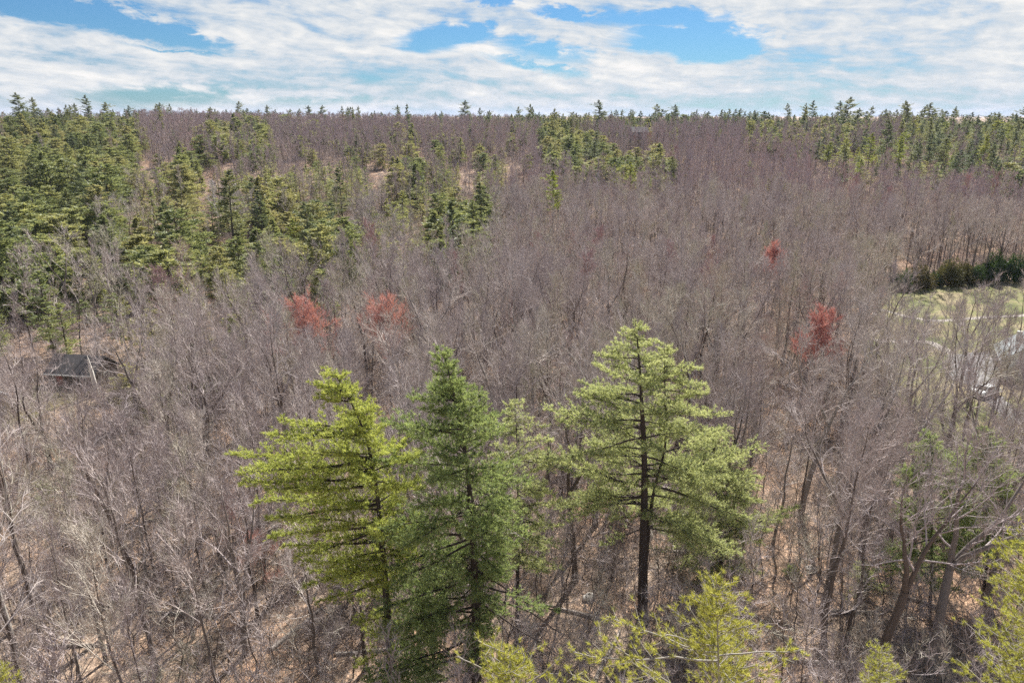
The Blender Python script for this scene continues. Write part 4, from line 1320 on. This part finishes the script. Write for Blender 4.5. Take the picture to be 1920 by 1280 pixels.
LAND = [(625, 680, 'top of the bent topped pine'), (832, 655, 'top of the dark middle pine'), (966, 745, 'tip of the slender pine'), (1192, 594, 'top of the tallest pine'),
        (415, 860, 'tips of the long left boughs'), (592, 640, 'pinkish red maple'), (735, 640, 'dull red maple'), (1515, 650, 'orange-red maple'), (1440, 505, 'small orange-red maple'),
        (180, 690, 'white dead trunk'), (130, 700, 'dark roofed cabin'), (10, 760, 'tan shed'), (390, 720, 'wide spreading oak'), (95, 800, 'multi-stemmed tree'), (245, 730, 'oak before the cabin'),
        (1640, 1000, 'forked oak'), (1780, 980, 'right leaning oak'), (1535, 1000, 'straight dark oak'), (1850, 900, 'bushy pine by the right edge'), (1205, 1050, 'thick bare pine trunk'),
        (1345, 1060, 'yellow-green pine top'), (945, 1200, 'yellow-green pine tip'), (1900, 1050, 'half cut yellow-green pine'), (1650, 1210, 'small yellow-green pine top'), (1145, 1120, 'dark hardwood beside the bare pine trunk'),
        (150, 1200, 'open leaf litter'), (1490, 920, 'upturned pale bough'), (1340, 850, 'pale drooping pine'), (885, 1100, 'hanging dark boughs'), (600, 1060, 'lowest left bough'), (460, 1100, 'many branched bare tree'),
        (1800, 690, 'driveway'), (1885, 640, 'grey roofed house'), (1842, 735, 'white parked car'), (1740, 545, 'left half of the hedge row'), (1870, 520, 'right half of the hedge row'), (1800, 580, 'lawn'),
        (1715, 420, 'dark dead forked tree'), (1775, 450, 'pale twin tree'), (1035, 350, 'lone yellow-green pine'), (1195, 250, 'far house'), (1222, 273, 'tiny white car'), (1180, 315, 'yellow pine row'),
        (1655, 260, 'spire topped pine'), (1750, 285, 'dark sided pine'), (1838, 285, 'lone tiered pine'), (1550, 290, 'pale yellow rounded pine'), (1890, 335, 'dark round hemlocks by the edge'),
        (495, 390, 'tall tiered pine'), (555, 450, 'broad yellowish pine'), (330, 455, 'dark pointed hemlock'), (348, 320, 'tall rounded hemlock'), (400, 345, 'orange patch on the brown slope'), (490, 250, 'rounded high hemlock'),
        (135, 325, 'flat branched pale pine'), (305, 200, 'lone skyline pine'), (506, 200, 'skyline pine spire'), (755, 200, 'twin skyline pines'), (660, 200, 'skyline row of four pines'),
        (890, 420, 'shaggy olive conifer'), (840, 440, 'pointed yellow-green tip'), (165, 590, 'bright olive hemlock'), (440, 540, 'bushy green hemlock'), (350, 560, 'thin olive hemlock'), (1745, 860, 'open crowned thin pine'),
        (40, 250, 'left end of the skyline'), (60, 460, 'foot of the left hillside'), (200, 300, 'right flank of the left hillside'), (30, 350, 'left edge of the hillside'), (765, 320, 'dark knot of conifers at mid slope'),
        (960, 320, 'orange patch high at centre'), (590, 335, 'brown opening above the green clump'), (1100, 270, 'hemlocks left of the far house'), (1450, 250, 'grey hemlocks on the right slope'), (1020, 200, 'skyline pines at centre'),
        (1300, 200, 'skyline pines right of the far house'), (1500, 205, 'skyline pines above the grey hemlocks'), (1750, 210, 'skyline pines at the right'), (1300, 500, 'bare stand above the tallest pine'), (1100, 520, 'grey stand at the centre'), (700, 560, 'grey stand above the dull red maple')]


def where(u, v):
    best = min(LAND, key=lambda q: (q[0] - u) ** 2 + ((q[1] - v) * 1.2) ** 2)
    du, dv = u - best[0], v - best[1]
    d = math.hypot(du, dv)
    if abs(du) > abs(dv) * 1.6: w = 'left of' if du < 0 else 'right of'
    elif abs(dv) > abs(du) * 1.6: w = 'above' if dv < 0 else 'below'
    else: w = ('above and ' if dv < 0 else 'below and ') + ('left of' if du < 0 else 'right of')
    pre = 'just ' if d < 45 else ('' if d < 110 else 'well ')
    wl = 9 - len(best[2].split())
    return f'{pre}{w} the {best[2]}'.replace('above and ', 'up ' if len(best[2].split()) > 4 else 'above and ').replace('below and ', 'down ' if len(best[2].split()) > 4 else 'below and ')


def size_word(s):
    return 'tall' if s > 1.06 else ('short' if s < .92 else 'middling')


def bare_label(u, v, vb, s):
    return f'{size_word(s)} leafless grey hardwood {where(u, v)}'


def con_label(kd, u, v, s):
    base = {1: 'green hemlock', 2: 'layered green pine', 3: 'yellow-green pine', 4: 'thin olive hemlock'}[kd]
    return f'{size_word(s)} {base} {where(u, v)}'


cnt = {}
far_pts = {'bare': [], 'hem': [], 'pin': []}
for i in range(len(fx)):
    kd = int(kind[i]); kk = {0: 'b', 1: 'h', 4: 'h', 2: 'p', 3: 'p'}[kd]
    n = cnt.get(kk, 0)
    inview = -40 < bu[i] < 1960 and mv[i] < 1330
    rz = rng.uniform(0, 2 * pi); s = rng.uniform(.82, 1.18) * (1.0 if kd == 0 else rng.uniform(.7, 1.25))
    sxy = s * rng.uniform(.9, 1.1) * (1.18 if kd in (1, 4) else 1.0)
    if kd == 0 and rad_[i] > 480: s *= .92
    if kd in (2, 3) and 250 < rad_[i] <= 500: s = min(s, 1.05) * .72; sxy = s * 1.15
    if kd in (1, 4) and rad_[i] > 300: s *= .82; sxy *= .88
    if kd in (1, 2) and rad_[i] > 500:
        s *= rng.choice([.6, .72, .85, 1.0, 1.2], p=[.34, .3, .2, .11, .05]) * .86 * (1.15 if kd == 1 else 1.0); sxy = s * rng.uniform(.75, 1.25)
    limit = {'b': 290, 'h': 300, 'p': 285}[kk]
    loc = (fx[i], fy[i], fz[i] - .1)
    if n < limit and inview:
        cnt[kk] = n + 1
        if kd == 0:
            P_ = PM['bare_near'] if rad_[i] < 115 else PM['bare_mid']
            copy_tree('bare_tree', P_[rng.integers(len(P_))], loc, rz, (sxy, sxy, s), bare_label(bu[i], mv[i], bv[i], s), 'leafless hardwoods of the forest', True, (rng.normal() * .03, rng.normal() * .03))
        elif kd in (1, 4):
            P_ = PM['hem'] if kd == 1 else PM['oli']
            copy_tree('hemlock_tree', P_[rng.integers(len(P_))], loc, rz, (sxy, sxy, s), con_label(kd, mu[i], mv[i], s), 'hemlocks on the slopes', rad_[i] < 260)
        else:
            P_ = PM['pin'] if kd == 2 else PM['yel']
            copy_tree('pine_tree', P_[rng.integers(len(P_))], loc, rz, (sxy, sxy, s), con_label(kd, mu[i], mv[i], s), 'pines of the slopes and skyline', rad_[i] < 260)
    else:
        far_pts['bare' if kk == 'b' else ('hem' if kk == 'h' else 'pin')].append((i, rz, sxy, s, kd, rad_[i]))
print(cnt, {k_: len(v_) for k_, v_ in far_pts.items()})


def add_attr(me, name, typ, data):
    a = me.attributes.new(name, typ, 'POINT')
    a.data.foreach_set('vector' if typ == 'FLOAT_VECTOR' else 'value', np.ascontiguousarray(data).ravel())


def scatter_stuff(name, variants, mats, pts, pv, rot, scl, label, cat):
    """ONE object: its mesh holds the plant shapes and one loose point for every plant; nodes put them together"""
    mb = MB(); src = []
    for kx, v_ in enumerate(variants):
        b4 = mb.n; mb.merge(v_); src += [kx] * (mb.n - b4)
    V, F, Mi, Sm = mb.arrays()
    n0 = len(V); n1 = len(pts)
    me = bpy.data.meshes.new(name)
    me.vertices.add(n0 + n1)
    me.vertices.foreach_set('co', np.concatenate([V, np.asarray(pts, np.float32)]).astype(np.float32).ravel())
    me.loops.add(len(F) * 3); me.loops.foreach_set('vertex_index', F.astype(np.int32).ravel())
    me.polygons.add(len(F)); me.polygons.foreach_set('loop_start', np.arange(len(F), dtype=np.int32) * 3)
    me.polygons.foreach_set('material_index', Mi); me.polygons.foreach_set('use_smooth', Sm)
    for mt in mats: me.materials.append(mt)
    me.update()
    add_attr(me, 'src', 'INT', np.concatenate([np.array(src), np.full(n1, -1)]).astype(np.int32))
    add_attr(me, 'pv', 'INT', np.concatenate([np.full(n0, -1), np.asarray(pv)]).astype(np.int32))
    add_attr(me, 'rot', 'FLOAT_VECTOR', np.concatenate([np.zeros((n0, 3)), rot]).astype(np.float32))
    add_attr(me, 'scl', 'FLOAT_VECTOR', np.concatenate([np.ones((n0, 3)), scl]).astype(np.float32))
    o = link(bpy.data.objects.new(name, me))
    tag(o, label, cat, None, 'stuff')
    ng = bpy.data.node_groups.new(name + '_nodes', 'GeometryNodeTree')
    ng.interface.new_socket('Geometry', in_out='INPUT', socket_type='NodeSocketGeometry')
    ng.interface.new_socket('Geometry', in_out='OUTPUT', socket_type='NodeSocketGeometry')
    N, Lk = ng.nodes, ng.links
    gi = N.new('NodeGroupInput'); go = N.new('NodeGroupOutput'); jn = N.new('GeometryNodeJoinGeometry')

    def attr(nm, dt):
        a = N.new('GeometryNodeInputNamedAttribute'); a.data_type = dt; a.inputs[0].default_value = nm
        return [s_ for s_ in a.outputs if s_.enabled and s_.name == 'Attribute'][0]

    def sep(nm, kx):
        c_ = N.new('FunctionNodeCompare'); c_.data_type = 'INT'; c_.operation = 'EQUAL'
        ins = [s_ for s_ in c_.inputs if s_.enabled]
        Lk.new(attr(nm, 'INT'), ins[0]); ins[1].default_value = kx
        s_ = N.new('GeometryNodeSeparateGeometry'); s_.domain = 'POINT'
        Lk.new(gi.outputs[0], s_.inputs[0]); Lk.new(c_.outputs[0], s_.inputs[1])
        return s_.outputs[0]
    for kx in range(len(variants)):
        ip = N.new('GeometryNodeInstanceOnPoints')
        Lk.new(sep('pv', kx), ip.inputs['Points']); Lk.new(sep('src', kx), ip.inputs['Instance'])
        Lk.new(attr('rot', 'FLOAT_VECTOR'), ip.inputs['Rotation']); Lk.new(attr('scl', 'FLOAT_VECTOR'), ip.inputs['Scale'])
        Lk.new(ip.outputs[0], jn.inputs[0])
    Lk.new(jn.outputs[0], go.inputs[0])
    md = o.modifiers.new('scatter', 'NODES'); md.node_group = ng
    return o


def stuff_from(rows, pick):
    idx = np.array([r_[0] for r_ in rows]); n = len(rows)
    pts = np.stack([fx[idx], fy[idx], fz[idx] - .1], 1)
    rot = np.stack([rng.normal(size=n) * .02, rng.normal(size=n) * .02, np.array([r_[1] for r_ in rows])], 1)
    scl = np.array([[r_[2], r_[2], r_[3]] for r_ in rows])
    pv = np.array([pick(r_) for r_ in rows])
    return pts, pv, rot, scl


mid_v = [join2(*t) for t in bare_mid]; far_v = [join2(*t) for t in bare_far]
near_v = [join2(*t) for t in bare_near[:3]]
rows = far_pts['bare']
near_rows = [r_ for r_ in rows if r_[5] < 250]; far_rows = [r_ for r_ in rows if r_[5] >= 250]
p_, v_, r_, s_ = stuff_from(near_rows, lambda q: int(rng.integers(6)))
scatter_stuff('bare_woods', mid_v, [M['bark'], M['twig'], M['limb']], p_, v_, r_, s_, 'mass of leafless grey hardwoods filling the valley behind the nearer trees', 'woods')
p_, v_, r_, s_ = stuff_from(far_rows, lambda q: int(rng.integers(3)))
scatter_stuff('distant_woods', far_v, [M['bark'], M['twig_far'], M['limb_far']], p_, v_, r_, s_, 'mauve mass of leafless hardwoods covering the far slopes up to the skyline', 'woods')
if far_pts['hem']:
    vs = [join2(*t) for t in hem + oli]
    p_, v_, r_, s_ = stuff_from(far_pts['hem'], lambda q: int(rng.integers(4)) if q[4] == 1 else 4 + int(rng.integers(3)))
    scatter_stuff('hemlock_woods', vs, [PB, M['hemlock']], p_, v_, r_, s_, 'mass of green hemlocks farther up the slopes', 'woods')
if far_pts['pin']:
    vs = [join2(*t) for t in pin]
    p_, v_, r_, s_ = stuff_from(far_pts['pin'], lambda q: int(rng.integers(4)))
    scatter_stuff('pine_woods', vs, [PB, M['pinefar']], p_, v_, r_, s_, 'mass of dark pines along the far skyline', 'woods')

# ------------------------------------------------------------------ hand placed conifers of the middle distance
def place_con(name, kd, u, vb, vt, label, sx=1.0, var=0):
    x, y, z = ground_at(u, vb)
    r_ = math.hypot(x, y)
    if r_ > 585:
        x, y = x * 585 / r_, y * 585 / r_; z = float(H(x, y))
    hh = zat(y, vt) - z
    pm, h0 = {'h': (PM['hem'], [13, 11.5, 14, 10]), 'p': (PM['pin'], [19, 17, 20, 16]), 'y': (PM['yel'], [19, 17, 20]), 'o': (PM['oli'], [10, 11.5, 9])}[kd]
    s = hh / h0[var]
    copy_tree(name, pm[var], (x, y, z - .1), rng.uniform(0, 6), (s * sx, s * sx, s), label, None, True)


for i, (x, y, z, u, v) in enumerate(MAPLES):
    s_ = .92 + .06 * (i % 4)
    copy_tree('maple_tree', FMD[i % 3], (x, y, z - .1), i * 1.9, (s_, s_, s_), f'dull reddish budding maple {where(u, v - 60)}', 'faintly red maples in the bare stand')
for a in CONS:
    place_con(*a)

# row of evergreen shrubs along the lawn
shr = []
for i in range(3):
    q = np.random.default_rng(500 + i); mb = MB(); tr = MB()
    for _ in range(9):
        a = q.uniform(0, 6.28); P = polyline(q, (0, 0, -.1), (cos(a) * .8, sin(a) * .8, 1), 3.0, 4, .1, .02)
        tube(tr, P, np.linspace(.04, .01, 5), 4)
    n = 3600
    d = q.normal(size=(n, 3)); d /= np.linalg.norm(d, axis=1, keepdims=True); d[:, 2] = np.abs(d[:, 2]) * 1.0 - .05
    rr2 = q.uniform(.35, 1, n) ** .5
    bump_ = 1 + .22 * np.sin(3 * np.arctan2(d[:, 1], d[:, 0]) + i) + .15 * np.sin(7 * d[:, 2] + 4 * d[:, 0] + i) + .12 * np.sin(9 * d[:, 0])
    P = d * (rr2 * bump_)[:, None] * np.array([2.1, 1.8, 3.4]) + np.array([0, 0, .35])
    blades(mb, q, P, d + q.normal(size=(n, 3)) * .5 + np.array([0, 0, .4]), q.uniform(.22, .5, n), .12, 1, .1)
    shr.append((tr, mb))
PM['shr'] = [(a.mesh('stems_shrub', [M['bark'], M['shrub']]), b.mesh('crown_shrub', [M['bark'], M['shrub']])) for a, b in shr]
for i, (u, v, w_, h_, lab) in enumerate([(1690, 543, 1.0, .80, 'light green evergreen shrub at the left end of the hedge row'), (1722, 541, 1.1, 1.0, 'dark evergreen shrub, second from the left in the hedge row'),
                                  (1748, 536, .7, .6, 'small low shrub in the gap of the hedge row'), (1775, 535, 1.0, 1.15, 'tallest very dark shrub of the hedge row'),
                                  (1803, 532, 1.0, .9, 'green evergreen shrub right of the tallest dark one'), (1829, 531, .9, .8, 'low green shrub in the middle of the hedge row'),
                                  (1860, 528, 1.1, 1.25, 'brownish green shrub near the right end of the hedge row'), (1893, 527, 1.2, 1.15, 'dark bulky shrub next to the brownish one'), (1925, 526, 1.0, 1.0, 'bright green shrub cut by the right edge')]):
    x, y, z = ground_at(u, v)
    o = bpy.data.objects.new('shrub', None); o.empty_display_size = .3; COL.objects.link(o)
    o.location = (x, y, z); o.rotation_euler = (0, 0, i * 1.7); o.scale = (w_ * 1.35, w_ * 1.3, h_ * 1.3)
    tag(o, lab, 'shrub', 'evergreen shrubs along the lawn')
    pm = PM['shr'][i % 3]
    for nm, me in (('stems', pm[0]), ('crown', pm[1])):
        c_ = bpy.data.objects.new(nm, me); COL.objects.link(c_); c_.parent = o

# ------------------------------------------------------------------ understory
sx_, sy_ = scatter(2.65, 30, 120, 44)
k = keep_out(sx_, sy_, -2.6) & ~(inpoly(sx_, sy_, lawnP) & (rng.random(len(sx_)) < .8))
sx_, sy_ = sx_[k], sy_[k]
su, sv = proj(sx_, sy_, H(sx_, sy_))
k = ~(inpoly(su, sv, POLY['openL']) & (rng.random(len(su)) < .85)) & ~(inpoly(su, sv, np.array([(-60, 700), (250, 700), (250, 790), (60, 830), (-60, 830)], float)) & (rng.random(len(su)) < .5))
sx_, sy_, su, sv = sx_[k], sy_[k], su[k], sv[k]
o_ = np.argsort(np.hypot(sx_, sy_)); sx_, sy_, su, sv = [q[o_] for q in (sx_, sy_, su, sv)]
sz_ = H(sx_, sy_)
n_ind = 0; rest = []
for i in range(len(sx_)):
    rz = rng.uniform(0, 6.28); s = rng.uniform(.7, 1.3)
    if n_ind < 290 and -20 < su[i] < 1940 and sv[i] < 1400:
        n_ind += 1
        copy_tree('sapling', PM['sap'][rng.integers(4)], (sx_[i], sy_[i], sz_[i] - .05), rz, (s, s, s), f"{'thin upright' if s > 1.08 else ('low twiggy' if s < .9 else 'slender')} bare sapling {where(su[i], sv[i] - 40)}", 'bare saplings of the understory', True, (rng.normal() * .08, rng.normal() * .08))
    else:
        rest.append((sx_[i], sy_[i], sz_[i] - .05, rz, s))
rest = np.array(rest)
scatter_stuff('sapling_thicket', [join2(*t) for t in saps], [M['bark'], M['twig'], M['limb']], rest[:, :3], rng.integers(0, 4, len(rest)),
              np.stack([rng.normal(size=len(rest)) * .08, rng.normal(size=len(rest)) * .08, rest[:, 3]], 1), np.repeat(rest[:, 4:5], 3, 1), 'thicket of bare saplings under the hardwoods', 'saplings')
# fallen logs
LOGS = [(150, 1215), (330, 1150), (75, 1120), (560, 1180), (1080, 1150), (1450, 1180), (1600, 1150), (1500, 1240), (700, 1220), (1140, 1240), (260, 1060), (1690, 1120)]
for i, (u, v) in enumerate(LOGS):
    x, y, z = ground_at(u, v); q = np.random.default_rng(700 + i)
    mb = MB(); L = q.uniform(3.5, 8)
    P = polyline(q, (-L / 2, 0, .12), (1, 0, 0.0), L, 8, .05, 0, .3); P[:, 2] = .13 + .02 * np.sin(np.arange(9))
    tube(mb, P, np.linspace(.17, .07, 9) * q.uniform(.8, 1.25), 8)
    for _ in range(3):
        k_ = q.integers(3, 8); a = q.uniform(0, 6.28)
        tube(mb, polyline(q, P[k_], (q.normal(), q.normal(), .8), q.uniform(.4, 1.2), 3, .1, 0), [.03, .02, .015, .008], 4)
    o = link(bpy.data.objects.new('fallen_log', mb.mesh('fallen_log', [M['log']])))
    o.location = (x, y, z); o.rotation_euler = (0, 0, q.uniform(0, 3.14))
    tag(o, f"weathered fallen log {where(u, v)}", 'log', 'fallen logs')
# brush
br = []
for i in range(4):
    q = np.random.default_rng(600 + i); mb = MB()
    n = 46
    P = q.normal(size=(n, 3)) * np.array([.8, .8, 0]); P[:, 2] = 0
    D = q.normal(size=(n, 3)) * .55; D[:, 2] = np.abs(D[:, 2]) * .5 + .9
    L = q.uniform(.7, 2.6, n)
    blades(mb, q, P, D, L, .022, 1, .12)
    Dn = D / np.linalg.norm(D, axis=1, keepdims=True)
    for _ in range(4):
        blades(mb, q, P + Dn * (L * q.uniform(.3, .9, n))[:, None], Dn + q.normal(size=(n, 3)) * .6, L * q.uniform(.2, .45, n), .013, 1, .1)
    m_ = 7
    P = q.normal(size=(m_, 3)) * np.array([1., 1., 0]) + np.array([0, 0, .08])
    D = q.normal(size=(m_, 3)); D[:, 2] = np.abs(D[:, 2]) * .12
    blades(mb, q, P, D, q.uniform(1.0, 3.4, m_), .06, 0, .05)
    br.append(mb)
bx_, by_ = scatter(1.45, 30, 130, 44)
k = ~(inpoly(bx_, by_, lawnP) & (rng.random(len(bx_)) < .93))
bx_, by_ = bx_[k], by_[k]
bu_, bv_ = proj(bx_, by_, H(bx_, by_))
k = ~(inpoly(bu_, bv_, POLY['openL']) & (rng.random(len(bu_)) < .78))
k &= rng.random(len(bx_)) < .82
bx_, by_ = bx_[k], by_[k]
fx2, fy2 = scatter(3.0, 130, 620, 42)
k = ~inpoly(fx2, fy2, lawnP)
gu_, gv_ = proj(fx2, fy2, H(fx2, fy2))
for c in [q for q in POLY if q.startswith('clear')]:
    k &= ~(inpoly(gu_, gv_ - 3, POLY[c]) & (rng.random(len(fx2)) < .45))
k &= ~(inpoly(gu_, gv_, POLY['olive']) & (rng.random(len(fx2)) < .15))
fx2, fy2 = fx2[k], fy2[k]
bx_ = np.concatenate([bx_, fx2]); by_ = np.concatenate([by_, fy2])
n = len(bx_); s = rng.uniform(.5, 1.25, n) * np.where(np.hypot(bx_, by_) > 130, 1.7, 1.0)
scatter_stuff('undergrowth', br, [M['bark'], M['twig'], M['limb']], np.stack([bx_, by_, H(bx_, by_) - .03], 1), rng.integers(0, 4, n), np.stack([np.zeros(n), np.zeros(n), rng.uniform(0, 6.28, n)], 1), np.stack([s, s, s], 1), 'tangle of dead brush and fallen sticks over the leaf litter', 'brush')
print('saplings', n_ind, len(rest), 'brush', n)

# ------------------------------------------------------------------ air
HAZE = 0.00004
if HAZE > 0:
    hz = MB()
    hz.box((0, 4500, 30), (9600, 10400, 100))
    m, g = mat_new('air_haze')
    pv = g.node('ShaderNodeVolumePrincipled')
    pv.inputs['Color'].default_value = (.60, .70, 1.0, 1)
    pv.inputs['Density'].default_value = HAZE
    pv.inputs['Anisotropy'].default_value = .2
    out = g.node('ShaderNodeOutputMaterial'); m.node_tree.links.new(pv.outputs[0], out.inputs['Volume'])
    tag(link(bpy.data.objects.new('haze', hz.mesh('haze', [m]))), 'thin bluish air over the far slopes', 'haze', None, 'stuff')
